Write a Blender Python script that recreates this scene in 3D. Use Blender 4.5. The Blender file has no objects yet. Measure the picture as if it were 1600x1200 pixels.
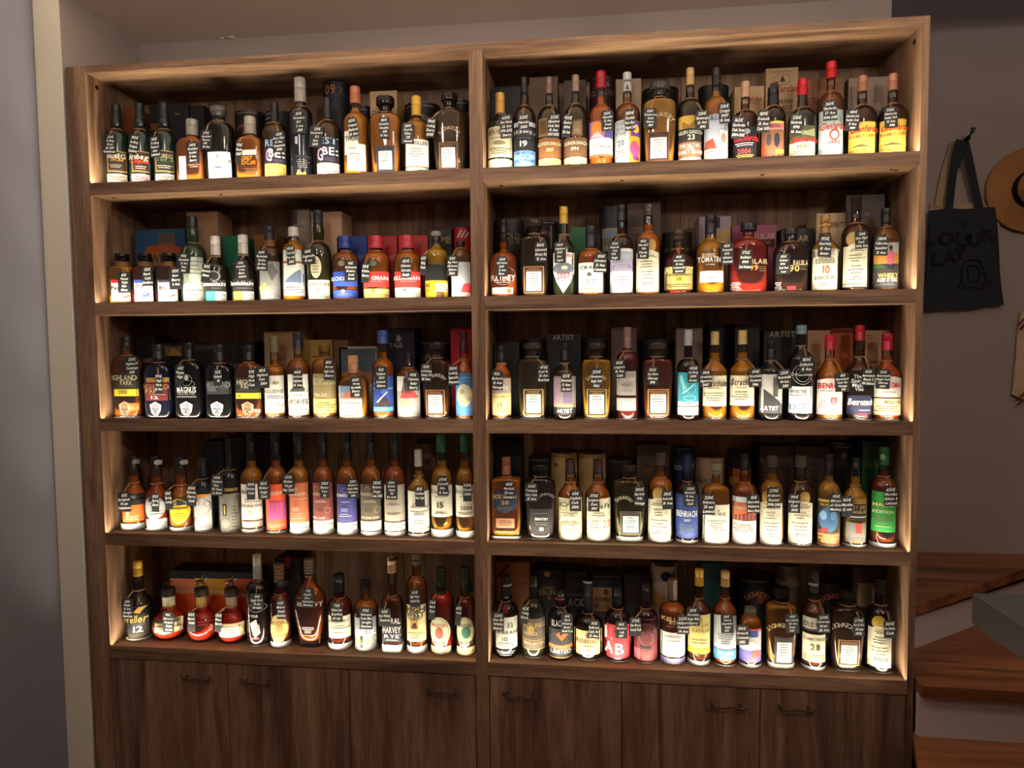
import bpy, math, random
from mathutils import Matrix, Vector
random.seed(7)
S = bpy.context.scene
COL = S.collection
# ---------------------------------------------------------------- camera, world, lamps, exposure
F_PX = 1067.0
CAM = Vector((0.3734, -2.1249, 1.4864))
YAW, PIT, ROL = math.radians(6.5208), math.radians(-3.2727), math.radians(0.5122)
RM = Matrix.Rotation(YAW, 3, 'Z') @ Matrix.Rotation(PIT, 3, 'X') @ Matrix.Rotation(ROL, 3, 'Y')
cam = bpy.data.cameras.new('camera'); cam.lens = F_PX*36/1600; cam.sensor_width = 36; cam.clip_start = .02
co = bpy.data.objects.new('camera', cam); COL.objects.link(co)
co.matrix_world = Matrix.Translation(CAM) @ (RM @ Matrix.Rotation(math.pi/2, 3, 'X')).to_4x4()
S.camera = co
S.view_settings.view_transform = 'Standard'; S.view_settings.look = 'None'
S.view_settings.exposure = 0.0; S.view_settings.gamma = 1.0; S.view_settings.use_curve_mapping = False
STRIP_POWER = 4.4
STRIP_SPREAD = 148
STRIP_TILT = -14
STRIP_COLOR = (1.0, 0.89, 0.66)
w = bpy.data.worlds.new('world'); S.world = w; w.use_nodes = True
w.node_tree.nodes['Background'].inputs[0].default_value = (.86, .80, .84, 1)
w.node_tree.nodes['Background'].inputs[1].default_value = 0.20
S.cycles.transparent_max_bounces = 24; S.cycles.max_bounces = 8; S.cycles.diffuse_bounces = 4
S.cycles.sample_clamp_indirect = 2.0; S.cycles.caustics_reflective = False; S.cycles.caustics_refractive = False

CEIL_Z, FLOOR_Z = 2.656, -0.15
FILL_GLOBES = [((-0.50, -.95, 2.42), 27.0), ((0.30, -.95, 2.42), 27.0), ((1.10, -.95, 2.42), 24.0),      # added globes standing for unseen light from above, just over the frame
          ((-0.40, -1.95, 2.40), 54.0), ((1.60, -1.95, 2.40), 122.0)]                                    # added fill light beside and behind the camera
FILL_GLOBE_COLOR = (1.0, .87, .78)
def strip_lamp(x0, x1, y, z):
    "warm LED line with a lens, lying in the routed channel and shining upwards"
    l = bpy.data.lights.new('led_strip', 'AREA'); l.shape = 'RECTANGLE'; l.size = x1-x0; l.size_y = .006
    l.energy = STRIP_POWER; l.color = STRIP_COLOR; l.spread = math.radians(STRIP_SPREAD)
    o = bpy.data.objects.new('led_strip', l); COL.objects.link(o); o.location = ((x0+x1)/2, y, z)
    o.rotation_euler = (math.radians(180+STRIP_TILT), 0, 0)
    return o

def at(px, py, Y):
    "point of the photograph (1600x1200) carried to the plane y = Y"
    d = RM @ Vector(((px-800)/F_PX, 1, (600-py)/F_PX)); t = (Y-CAM.y)/d.y
    return CAM + d*t
def atz(px, py, Z):
    d = RM @ Vector(((px-800)/F_PX, 1, (600-py)/F_PX)); t = (Z-CAM.z)/d.z
    return CAM + d*t

# ---------------------------------------------------------------- materials
def lin(h):
    h = h.lstrip('!~#')
    return tuple(((c/12.92) if c <= .04045 else ((c+.055)/1.055)**2.4) for c in (int(h[i:i+2], 16)/255 for i in (0, 2, 4))) + (1,)
MATS = {}
def base_mat(key):
    m = bpy.data.materials.new(key); m.use_nodes = True; nt = m.node_tree
    MATS[key] = m
    return m, nt, nt.nodes, nt.links, nt.nodes['Principled BSDF']
def plain(h, rough=.55, metal=0.0, spec=.4, kind='paint', rel=0.0, k=1.0):
    key = f'{kind}_{h}'
    if key in MATS: return MATS[key]
    m, nt, N, L, P = base_mat(key)
    c = lin(h)
    # faint procedural mottling of the printed or painted colour
    tc = N.new('ShaderNodeTexCoord'); nz = N.new('ShaderNodeTexNoise'); nz.inputs['Scale'].default_value = 60
    L.new(tc.outputs['Object'], nz.inputs['Vector'])
    mx = N.new('ShaderNodeMix'); mx.data_type = 'RGBA'; mx.blend_type = 'MULTIPLY'
    rp = N.new('ShaderNodeMapRange'); rp.inputs[3].default_value = .90*k; rp.inputs[4].default_value = 1.08*k
    L.new(nz.outputs[0], rp.inputs[0]); mx.inputs[0].default_value = 1
    mx.inputs[6].default_value = c; L.new(rp.outputs[0], mx.inputs[7])
    L.new(mx.outputs[2], P.inputs['Base Color'])
    P.inputs['Roughness'].default_value = rough; P.inputs['Metallic'].default_value = metal
    P.inputs['Specular IOR Level'].default_value = spec
    if rel:
        b = N.new('ShaderNodeBump'); b.inputs['Strength'].default_value = rel; b.inputs['Distance'].default_value = .002
        nz.inputs['Scale'].default_value = 350
        L.new(nz.outputs[0], b.inputs['Height']); L.new(b.outputs[0], P.inputs['Normal'])
    return m
def paper(h): return plain(h, .6, 0, .3, 'paper', 0, .61)
def board(h): return plain(h, .5, 0, .4, 'board', .15)
def foil(h): return plain(h, .38, .12, .5, 'foil')
def glassy(h, see=.6, rough=.04, kind='glass', tint=1.0, boost=1.0, back=.5):
    "tinted see-through body: straight-through light plus light scattered in its colour plus a clear-coat reflection"
    key = f'{kind}_{h}_{see}'
    if key in MATS: return MATS[key]
    m, nt, N, L, P = base_mat(key)
    N.remove(P); out = N['Material Output']
    c = lin(h); b_ = min(boost, .92/max(c[:3])); c = tuple(x*b_ for x in c[:3])+(1,)
    tr = N.new('ShaderNodeBsdfTransparent'); tr.inputs[0].default_value = tuple(min(1, max(.02, x**tint)) for x in c[:3])+(1,)
    tl = N.new('ShaderNodeBsdfTranslucent'); tl.inputs[0].default_value = c
    df = N.new('ShaderNodeBsdfDiffuse'); df.inputs[0].default_value = c
    a = N.new('ShaderNodeMixShader'); a.inputs[0].default_value = back; L.new(df.outputs[0], a.inputs[1]); L.new(tl.outputs[0], a.inputs[2])
    b = N.new('ShaderNodeMixShader'); b.inputs[0].default_value = see; L.new(a.outputs[0], b.inputs[1]); L.new(tr.outputs[0], b.inputs[2])
    g = N.new('ShaderNodeBsdfGlossy'); g.inputs['Roughness'].default_value = rough
    fr = N.new('ShaderNodeFresnel'); fr.inputs[0].default_value = 1.45
    s = N.new('ShaderNodeMixShader'); L.new(fr.outputs[0], s.inputs[0]); L.new(b.outputs[0], s.inputs[1]); L.new(g.outputs[0], s.inputs[2])
    L.new(s.outputs[0], out.inputs[0])
    return m
def blackglass(h): return plain(h, .12, 0, .6, 'dark_glass')
def wood(key, dark, mid, light, vertical, seed=0.0, rough=.5):
    if key in MATS: return MATS[key]
    m, nt, N, L, P = base_mat(key)
    tc = N.new('ShaderNodeTexCoord'); mp = N.new('ShaderNodeMapping'); L.new(tc.outputs['Object'], mp.inputs[0])
    mp.inputs['Location'].default_value = (seed, seed*.7, seed*1.3)
    mp.inputs['Scale'].default_value = (1, 1, .07) if vertical else (.07, 1, 1)
    n1 = N.new('ShaderNodeTexNoise'); n1.inputs['Scale'].default_value = 16; n1.inputs['Detail'].default_value = 6; n1.inputs['Distortion'].default_value = .9
    n2 = N.new('ShaderNodeTexNoise'); n2.inputs['Scale'].default_value = 170; n2.inputs['Detail'].default_value = 3
    mp2 = N.new('ShaderNodeMapping'); L.new(tc.outputs['Object'], mp2.inputs[0]); mp2.inputs['Scale'].default_value = (1, 1, .22) if vertical else (.22, 1, 1)
    n3 = N.new('ShaderNodeTexNoise'); n3.inputs['Scale'].default_value = 5.5; n3.inputs['Detail'].default_value = 3
    L.new(mp.outputs[0], n1.inputs[0]); L.new(mp.outputs[0], n2.inputs[0]); L.new(mp2.outputs[0], n3.inputs[0])
    r = N.new('ShaderNodeValToRGB'); L.new(n1.outputs[0], r.inputs[0])
    e = r.color_ramp.elements; e[0].position = .30; e[0].color = lin(dark); e[1].position = .70; e[1].color = lin(light)
    k = e.new(.5); k.color = lin(mid)
    q = N.new('ShaderNodeMapRange'); q.inputs[1].default_value = .3; q.inputs[2].default_value = .7; q.inputs[3].default_value = .70; q.inputs[4].default_value = 1.18
    L.new(n2.outputs[0], q.inputs[0])
    mx = N.new('ShaderNodeMix'); mx.data_type = 'RGBA'; mx.blend_type = 'MULTIPLY'; mx.inputs[0].default_value = 1
    L.new(r.outputs[0], mx.inputs[6]); L.new(q.outputs[0], mx.inputs[7])
    # knots and cracks: rare dark blots drawn out along the grain
    kr = N.new('ShaderNodeMapRange'); kr.inputs[1].default_value = .68; kr.inputs[2].default_value = .80; kr.inputs[3].default_value = 1; kr.inputs[4].default_value = .35
    L.new(n3.outputs[0], kr.inputs[0])
    m2 = N.new('ShaderNodeMix'); m2.data_type = 'RGBA'; m2.blend_type = 'MULTIPLY'; m2.inputs[0].default_value = 1
    L.new(mx.outputs[2], m2.inputs[6]); L.new(kr.outputs[0], m2.inputs[7]); L.new(m2.outputs[2], P.inputs['Base Color'])
    bp = N.new('ShaderNodeBump'); bp.inputs['Strength'].default_value = .25; bp.inputs['Distance'].default_value = .0015
    L.new(n2.outputs[0], bp.inputs['Height']); L.new(bp.outputs[0], P.inputs['Normal'])
    P.inputs['Roughness'].default_value = rough; P.inputs['Specular IOR Level'].default_value = .3
    return m
def plaster(key, h, var=.06):
    if key in MATS: return MATS[key]
    m, nt, N, L, P = base_mat(key); c = lin(h)
    tc = N.new('ShaderNodeTexCoord'); n1 = N.new('ShaderNodeTexNoise'); n1.inputs['Scale'].default_value = 2.2; n1.inputs['Detail'].default_value = 5
    n2 = N.new('ShaderNodeTexNoise'); n2.inputs['Scale'].default_value = 45; n2.inputs['Detail'].default_value = 6
    L.new(tc.outputs['Object'], n1.inputs[0]); L.new(tc.outputs['Object'], n2.inputs[0])
    q = N.new('ShaderNodeMapRange'); q.inputs[3].default_value = 1-var; q.inputs[4].default_value = 1+var; L.new(n1.outputs[0], q.inputs[0])
    mx = N.new('ShaderNodeMix'); mx.data_type = 'RGBA'; mx.blend_type = 'MULTIPLY'; mx.inputs[0].default_value = 1
    mx.inputs[6].default_value = c; L.new(q.outputs[0], mx.inputs[7]); L.new(mx.outputs[2], P.inputs['Base Color'])
    bp = N.new('ShaderNodeBump'); bp.inputs['Strength'].default_value = .15; bp.inputs['Distance'].default_value = .003
    L.new(n2.outputs[0], bp.inputs['Height']); L.new(bp.outputs[0], P.inputs['Normal'])
    P.inputs['Roughness'].default_value = .85
    return m
def glow(key, color, power):
    m, nt, N, L, P = base_mat(key)
    P.inputs['Base Color'].default_value = (.9, .9, .85, 1)
    P.inputs['Emission Color'].default_value = color+(1,); P.inputs['Emission Strength'].default_value = power
    return m

# ---------------------------------------------------------------- mesh helpers
class MB:
    "collects faces with materials and links them as one mesh object"
    def __init__(s): s.v = []; s.f = []; s.m = []; s.mats = []
    def mi(s, mat):
        if mat not in s.mats: s.mats.append(mat)
        return s.mats.index(mat)
    def add(s, vs, fs, mat):
        n = len(s.v); i = s.mi(mat); s.v += [tuple(v) for v in vs]
        s.f += [tuple(n+a for a in f) for f in fs]; s.m += [i]*len(fs)
    def box(s, a, b, mat, c=0):
        x0, y0, z0 = a; x1, y1, z1 = b
        if c <= 0:
            s.add([(x, y, z) for x in (x0, x1) for y in (y0, y1) for z in (z0, z1)],
                  [(0, 1, 3, 2), (4, 6, 7, 5), (0, 4, 5, 1), (2, 3, 7, 6), (0, 2, 6, 4), (1, 5, 7, 3)], mat)
        else:   # chamfered on the vertical edges and the top
            def ring(i, z): return [(x0+i+c, y0+i, z), (x1-i-c, y0+i, z), (x1-i, y0+i+c, z), (x1-i, y1-i-c, z), (x1-i-c, y1-i, z), (x0+i+c, y1-i, z), (x0+i, y1-i-c, z), (x0+i, y0+i+c, z)]
            vs = ring(0, z0)+ring(0, z1-c)+ring(c*.7, z1)
            fs = [tuple(range(7, -1, -1)), tuple(range(16, 24))]
            for k in (0, 8):
                fs += [(k+i, k+(i+1) % 8, k+8+(i+1) % 8, k+8+i) for i in range(8)]
            s.add(vs, fs, mat)
    def tube(s, pts, r, mat, n=6, closed=False):
        pts = [Vector(p) for p in pts]; rs = r if isinstance(r, (list, tuple)) else [r]*len(pts)
        vs = []; K = len(pts)
        for i, p in enumerate(pts):
            d = (pts[(i+1) % K]-pts[i-1]) if closed else (pts[min(i+1, K-1)]-pts[max(i-1, 0)])
            if d.length < 1e-9: d = Vector((0, 0, 1))
            d.normalize(); u = d.orthogonal() if abs(d.z) > .9 else d.cross(Vector((0, 0, 1))); u.normalize(); w_ = d.cross(u)
            for k in range(n):
                a = 2*math.pi*k/n; vs.append(p+(u*math.cos(a)+w_*math.sin(a))*rs[i])
        fs = []
        for i in range(K if closed else K-1):
            j = (i+1) % K
            fs += [(i*n+k, i*n+(k+1) % n, j*n+(k+1) % n, j*n+k) for k in range(n)]
        if not closed: fs += [tuple(range(n-1, -1, -1)), tuple(range((K-1)*n, K*n))]
        s.add(vs, fs, mat)
    def rev(s, prof, mat, cx, cy, seg=24, ratio=1.0, n=2.0, matfn=None):
        "profile [(r, z, ratio, n)] turned about (cx, cy) as superellipses"
        vs = []; fs = []; base = len(s.v)
        for p in prof:
            r, z = p[0], p[1]; ra = p[2] if len(p) > 2 else ratio; e = p[3] if len(p) > 3 else n
            for k in range(seg):
                a = 2*math.pi*(k+.5)/seg; c, sn = math.cos(a), math.sin(a)
                vs.append((cx+r*math.copysign(abs(c)**(2/e), c), cy+r*ra*math.copysign(abs(sn)**(2/e), sn), z))
        ms = []
        for i in range(len(prof)-1):
            for k in range(seg):
                fs.append((i*seg+k, i*seg+(k+1) % seg, (i+1)*seg+(k+1) % seg, (i+1)*seg+k))
                ms.append(s.mi(matfn(i) if matfn else mat))
        fs.append(tuple(range(seg-1, -1, -1))); ms.append(ms[0]); L_ = (len(prof)-1)*seg
        fs.append(tuple(range(L_, L_+seg))); ms.append(ms[-2])
        s.v += vs; s.f += [tuple(base+a for a in f) for f in fs]; s.m += ms
    def build(s, name, parent=None, origin=(0, 0, 0), smooth=False, **props):
        if not s.f: return None
        me = bpy.data.meshes.new(name); ox, oy, oz = origin
        me.from_pydata([(x-ox, y-oy, z-oz) for x, y, z in s.v], [], s.f)
        for m in s.mats: me.materials.append(m)
        me.polygons.foreach_set('material_index', s.m)
        if smooth:
            me.polygons.foreach_set('use_smooth', [True]*len(s.f))
            try: me.set_sharp_from_angle(angle=math.radians(38))
            except Exception: pass
        me.update()
        o = bpy.data.objects.new(name, me); COL.objects.link(o)
        if parent:
            o.parent = parent
            if parent.type == 'MESH' : o.location = (0, 0, 0)
        elif origin != (0, 0, 0): o.location = origin
        for k, v in props.items(): o[k] = v
        return o
def thing(name, label, cat, loc, group=None):
    o = bpy.data.objects.new(name, None); COL.objects.link(o); o.location = loc; o.empty_display_size = .02
    o['label'] = label; o['category'] = cat
    if group: o['group'] = group
    return o

# ---------------------------------------------------------------- lettering (built-in font, one cached mesh per glyph)
GL = {}
def glyph(ch, bold):
    k = (ch, bold)
    if k in GL: return GL[k]
    cu = bpy.data.curves.new('glyph', 'FONT'); cu.body = ch; cu.resolution_u = 2; cu.size = 1.0
    cu.fill_mode = 'FRONT'; cu.offset = .02 if bold else .010
    o = bpy.data.objects.new('glyph', cu); COL.objects.link(o)
    me = o.to_mesh(); vs = [(v.co.x, v.co.y) for v in me.vertices]; fs = [tuple(p.vertices) for p in me.polygons]
    o.to_mesh_clear(); bpy.data.objects.remove(o); bpy.data.curves.remove(cu)
    if vs: x0 = min(v[0] for v in vs); x1 = max(v[0] for v in vs)
    else: x0, x1 = 0, .22
    GL[k] = ([(x-x0, y) for x, y in vs], fs, x1-x0)
    return GL[k]
def text2d(txt, bold=False, shear=0.0):
    "-> verts, faces, width, with the capital height scaled to 1"
    ch = glyph('H', bold); H = max(v[1] for v in ch[0]); V = []; Fc = []; x = 0
    for c in txt:
        if c == ' ': x += .36; continue
        vs, fs, w_ = glyph(c, bold); n = len(V)
        V += [((x+a+shear*b)/1, b) for a, b in vs]; Fc += [tuple(n+i for i in f) for f in fs]; x += w_+.085
    x = max(x-.085, .1)
    return [(a/H, b/H) for a, b in V], Fc, x/H
# ---- shelf contents. Every record is measured off the photograph in its 1600x1200 frame and turned into metres at the thing's own depth.
# bottle: kind|x0 x1|top capbottom string shoulder|capw neckw|glass/liquid|cap|marks;...|tag cx cy w h tilt text/lines|look
BOTTLES = {}
BOTTLES['L1'] = '''
b|166 202|163 188 204 219|13 14|!142019|1d2420|L 167 235 193 268 a98a4e;p 169 237 190 266 3b2925;T 180 243 6 19 e8ddca ARDBEG;T 180 249 3 12 d9a23f DRUM;l 170 256 188 262 2 d8cfc0;O 191 254 8 9 d79a44;L 167 271 193 284 c9b9a9;l 169 274 191 282 3 8a3a30|171 225 21 29 4 220€/Ardbeg/Drum/Ed. 2019/Committee|dark green bottle, brown gold-edged label, gold seal
b|204 237|162 188 204 219|13 14|!14201c|1d2422|L 205 235 234 268 a98a4e;p 207 237 232 266 42272a;T 219 244 7 23 f2e9e0 Ardbeg;T 219 251 5 19 ff5a2c Kelpie;l 210 258 229 264 2 e0d0c8;L 205 271 234 284 c7a9b0;l 207 274 231 282 3 7a2f4a|209 225 14 29 12 190€/Ardbeg/Kelpie/Committee|dark green bottle, brown label with orange script
b|242 275|161 188 204 219|13 14|!141f1c|1d2422|L 242 234 269 268 a98a4e;p 244 236 267 266 2f2a24;T 255 243 5 19 c9b58a ARDBEG;T 256 249 4 18 5f9a55 TEN;l 246 257 264 263 2 e0d8c8;L 242 271 269 283 bdb8ae;l 244 274 267 282 3 444444|242 229 15 31 -3 210€/Ardbeg/Perpet-/uum/Limited|dark green bottle, black gold-edged label, green lettering
q|280 324|187 213 217 231|17 16|c2502a|a39c92|L 280 244 291 281 efe8e6;o 286 270 6 8 9c9490;l 293 247 318 262 5 e8b8a0|301 238 19 31 -2 245€/Bruichlad/Redder/15 Ans/Sherry|frosted orange bottle, silver cap, white side label
g|320 366|168 177 192 207|24 19|160f12|~8f8783|L 325 237 357 279 e3e7ec;T 341 244 4 5 555a66 C;T 341 251 4 26 9aa0aa BRUICHLAD;T 341 257 3 10 888888 1991;p 336 260 346 263 5a6da0;l 329 266 354 276 3 888888|322 218 19 28 4 275€/Bruichlad/Octave/1991/30 Ans|wide black decanter bottle, pale blue-white label
q|372 413|183 211 215 227|17 15|b5531b|a59d90|p 378 234 400 242 e8dfd5;T 385 247 6 17 f0952f 2007;T 388 254 5 20 f0952f OC:01;l 382 262 406 274 5 e09a60|373 237 9 30 8 95€/Bruich/2007|flat orange bottle, silver cap, orange stencil lettering
r|411 450|160 191 194 214|12 14|3a1d12|1c1d22|L 413 217 448 254 2b2d38;T 421 223 9 13 a9c4e8 RE;T 420 242 17 9 d9a8d8 G;T 437 238 12 19 ebe7ef BE:;l 426 248 446 253 2 b28ad8;L 413 255 448 277 f2cf6b;T 428 262 5 24 a08a44 CHARLOTTE;l 415 267 446 274 3 b09a55|436 221 19 31 -3 235€/Port Char/12 Ans/Sauternes/2008|brown bottle, dark art label above yellow label
r|453 488|122 161 168 182|17 15|!15171d|a5a19a|p 462 242 481 246 2d2f36;l 463 248 480 262 5 cfcac4;p 461 213 465 225 b9bcc2;g d0a050 463 273 466 264 472 270 476 266 477 272|467 190 19 34 -1 210€/Octomore/09.1/5 Ans/2018|tall black frosted bottle with long silver cap
r|493 533|153 185 190 210|12 14|3a2015|20222a|L 494 214 528 253 262831;T 515 219 9 22 a9c4e8 EST;T 500 241 17 9 d9a8d8 G;T 517 235 11 19 ebe7ef BE:;l 503 245 525 251 2 b28ad8;L 494 254 528 275 e9cbd3;T 506 260 5 24 8a7a82 TOMORE;l 496 265 526 272 3 a08a92|494 213 21 32 5 235€/Octomore/10.2/Saut/2009|brown bottle, dark art label above pink label
r|536 577|136 163 177 198|16 14|a9521c|b96f4f|L 537 204 559 241 e9e3d6;T 549 216 7 20 3a3a3a THOR;L 542 224 568 266 ece8da;T 550 232 3 10 777777 2008;l 545 238 564 250 3 888888;l 545 256 564 262 2 777777|551 198 15 30 -9 165€/Compass/Bladnoch/13 Ans|amber bottle, copper cap, two overlapping cream labels
g|578 628|153 168 178 190|28 18|cf8a1f|~2b2321|S 588 228 616 268 3a3a52 d3dbe6|600 199 16 32 0 180€/Bunnahab/Staoisha/2013/10 Ans|wide golden decanter bottle, pale blue label
r|631 672|151 182 190 203|15 13|b5801f|d2a83c|L 633 217 667 259 ece8df;T 655 223 5 21 333333 MOLLER;l 638 230 662 246 4 888888;L 633 261 667 270 9fc3ae;l 637 263 662 267 1 5a7a6a|637 208 19 32 3 285€/Caol Ila/Kilian/2011/Peated|gold bottle, yellow cap, white handwritten style label
g|676 730|148 161 172 186|25 18|35190f|~3a2c28|A 702 207 17 5 d8b08a SIGNATORY;S 686 222 715 265 8a5a35 d6dde6|673 199 14 30 9 180€/Ledaig/Sherry/2008|wide dark brown decanter bottle, white framed label'''
BOTTLES['R1'] = '''
s|760 801|146 178 180 197|15 14|!141c15|d0a052|L 761 197 800 245 e2d6b6;T 775 206 7 24 77715d BEN NEV;l 766 213 795 217 1 777777;o 780 223 20 6 8c8466;l 764 230 796 241 3 8c8466;L 761 248 800 262 efe6c8;T 781 253 4 12 777777 1996|791 197 19 37 -2 620€/Ben Nevis/26 Ans/1996-2022/Sherry|black bottle, gold cap, cream village label
r|801 838|121 146 167 188|11 12|2a1710|1b1f22|L 802 190 838 234 22242c;p 802 190 838 197 c9ccd0;g 8a8f98 802 204 820 200 838 205 838 209 802 209;T 818 224 8 11 f0efea 19;l 808 213 830 217 1 bbbbbb;L 802 235 838 262 7fa9df;T 820 239 4 31 32568f THE NECTAR;T 820 245 3 12 32568f OF THE;T 820 251 5 35 32568f DAILY DRAMS|818 195 17 35 -1 230€/Nectar/2002/21 Ans|dark bottle, black photo label 19 above pale blue
r|839 878|121 147 167 190|11 12|2a130e|7c6357|L 841 184 855 213 8a6a45;p 843 188 853 209 5b412c;L 841 215 877 246 8a5a33;T 859 224 5 34 f0dfbf GLENDRONACH;T 859 234 5 11 f0dfbf 2007;L 841 247 877 261 eecf8f;l 844 250 874 258 3 9a7c4a|865 196 19 37 3 225€/Glendron/Cask Bot/15 Ans/2007-2022|dark bottle, tan label 2007 above cream strip
r|880 919|118 144 164 188|12 12|2a130e|94796a|L 893 186 910 212 6d543c;p 895 189 908 209 8d7253;g 9c8464 896 205 901 199 907 205;L 880 214 917 244 6f4f36;T 898 223 5 34 f0e6cf GLENDRONACH;T 898 232 5 11 f0e6cf 1994;L 880 245 917 260 ead9ad;l 883 248 914 257 3 9a8c5a|886 196 13 36 8 420€/Glendron/1994/28 Ans|dark bottle, brown label 1994 above cream strip
r|919 959|112 139 165 186|16 13|9a3a1a|a3142e|T 940 125 5 8 d68a3a CW;L 921 188 958 215 b57ab0;o 933 200 18 22 e7893a;g 5b57a0 948 198 957 192 957 214 944 214;g cfc9d8 922 214 933 205 944 214;L 921 215 958 244 e8e6ee;T 940 229 4 24 b04a3a CLYNELISH;T 938 237 6 6 7898d8 12;p 921 241 958 244 e0602a|949 188 19 32 -2 265€/Clynelish/12 Ans/Fresh/Sherry|amber bottle with crimson cap, painted orange label
r|959 1001|114 144 163 184|14 14|6a2a14|c9cacb|p 975 124 986 127 8a8a8a;g 6a6a6a 977 140 980 130 983 140;L 960 187 983 256 c8d0d6;T 970 193 5 12 8a959d TER;T 970 201 5 10 8a959d ER;T 970 209 5 14 8a959d TIVE;T 970 223 8 9 6a757d 20;l 963 234 979 246 4 8a959d;L 983 187 1001 256 e8a02f;p 986 188 1001 212 5b3a98;o 994 200 10 14 f0b840;o 992 232 15 24 d2417b;o 994 246 10 8 7a2a80|984 187 16 33 -2 280€/Clynelish/Rare Sher/Aged 20|amber bottle, silver strip cap, grey and purple label
g|1003 1058|131 144 155 168|31 20|8a6a28|~6b615c|A 1034 187 19 6 c9b58a SIGNATORY;S 1012 206 1046 251 6b3a28 efe6d8|1016 184 20 31 2 530€/Dumbarton/Grain/Sherry/1987|wide olive decanter bottle, white brown-framed label
r|1058 1098|107 134 156 174|13 13|2a1d14|c3a169|L 1059 180 1097 200 c9a646;g 8a6a2a 1060 200 1068 189 1076 196 1088 186 1097 200;L 1059 200 1097 221 262a24;T 1078 206 5 34 e8e4d8 GLEN GARIOCH;T 1080 214 7 10 e8e4d8 23;L 1059 221 1097 250 8f6149;T 1078 227 5 28 f0e8dc THE NECTAR;T 1078 232 3 10 f0e8dc OF THE;T 1078 237 5 34 f0e8dc DAILY DRAMS;p 1059 246 1097 250 dfe3e8|1097 187 21 31 -2 230€/Glenburgie/23 Ans/1995|dark bottle, gold cap, skyline and black 23 label
r|1098 1139|107 134 152 174|14 13|8a5a22|1f2024|L 1099 178 1139 249 b5bbce;T 1121 184 6 30 7078b8 SALON;p 1099 232 1139 249 eadbd2;g a8483a 1101 232 1104 220 1114 216 1120 232;p 1124 202 1139 228 cfd3e0;o 1131 215 9 15 c98a76;l 1104 234 1134 238 1 b8503a|1132 176 17 33 -3 236€/Craigel/2007/15 Ans|amber bottle, black cap, pale lilac and red label
r|1143 1185|128 153 174 192|14 14|3c140d|c39877|L 1144 197 1184 248 1d1b22;o 1166 205 13 9 8b94a0;T 1163 215 8 38 e0303a Glenfarclas;l 1149 222 1180 228 2 e8e8e8;T 1163 236 7 17 f0403a 2004;l 1150 241 1180 246 2 e8d060|1154 199 21 36 5 162€/Glenfarclas/Cask Stren/2004-2021|dark red bottle, black label with red 2004
r|1187 1228|137 165 168 188|18 18|2a1710|17181b|L 1187 189 1226 243 8d5f47;p 1195 192 1226 202 e88c8c;p 1195 189 1226 192 e8d860;o 1202 218 7 18 4a4048;o 1214 219 9 22 2c2c3c;p 1187 226 1196 243 d4502a;p 1212 233 1226 239 e8d83a;l 1197 194 1224 200 2 a03030|1193 189 20 36 3 189€/Drambolic/12 Ans/Cask 3425|brown bottle, black cap, pink and brown picture label
r|1230 1276|124 150 170 192|16 16|!1a1613|c31425|L 1231 196 1275 221 525a3c;g 98a07a 1231 208 1245 200 1260 204 1275 199 1275 212;T 1253 217 8 38 d8303a Glenfarclas;L 1231 221 1275 243 e0d9ba;T 1256 229 6 16 6a6a4a 1990;l 1235 234 1272 240 2 8a8a6a|1244 194 19 34 3 235€/Glenfarclas/1990/30 Ans|black bottle, red cap, landscape above cream label 1990
r|1276 1319|97 123 145 172|16 13|5a2212|c31425|L 1277 171 1319 241 b6cbc9;T 1299 196 9 38 d0303a Glenfarclas;o 1304 210 16 17 a8484a;o 1304 210 11 12 e8dcd4;T 1304 222 5 14 d0303a 1990;g 92a8a6 1277 189 1290 181 1300 188 1312 180 1318 189;T 1298 234 4 36 7a9090 SCOTCH WHISKY|1297 172 22 33 -3 360€/Glenfarclas/27 Ans/1990-2018|amber bottle, red cap, tall pale teal label
r|1322 1370|119 144 166 192|15 15|351109|b07458|L 1322 190 1369 240 f0c552;T 1348 201 8 38 d0302a Glenfarclas;T 1348 212 4 30 a8503a FAMILY CASKS;l 1327 219 1364 220 1 8a7a3a;g 5a5030 1330 229 1345 225 1364 229;l 1326 233 1366 238 2 b09040|1332 187 22 36 2 480€/Glenfarclas/Family Cask/31 Ans/1989|dark bottle, copper cap, yellow label, tag at left
r|1371 1418|116 142 164 188|15 15|351109|b07458|L 1371 186 1418 237 f0c552;T 1396 198 8 40 d0302a Glenfarclas;T 1396 209 4 30 a8503a FAMILY CASKS;l 1376 216 1413 217 1 8a7a3a;g 5a5030 1379 226 1394 222 1413 226;l 1375 230 1415 235 2 b09040|1392 183 21 35 -4 520€/Glenfarclas/Family Cask/32 Ans/1988|dark bottle, copper cap, yellow label, beside right panel'''
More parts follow.
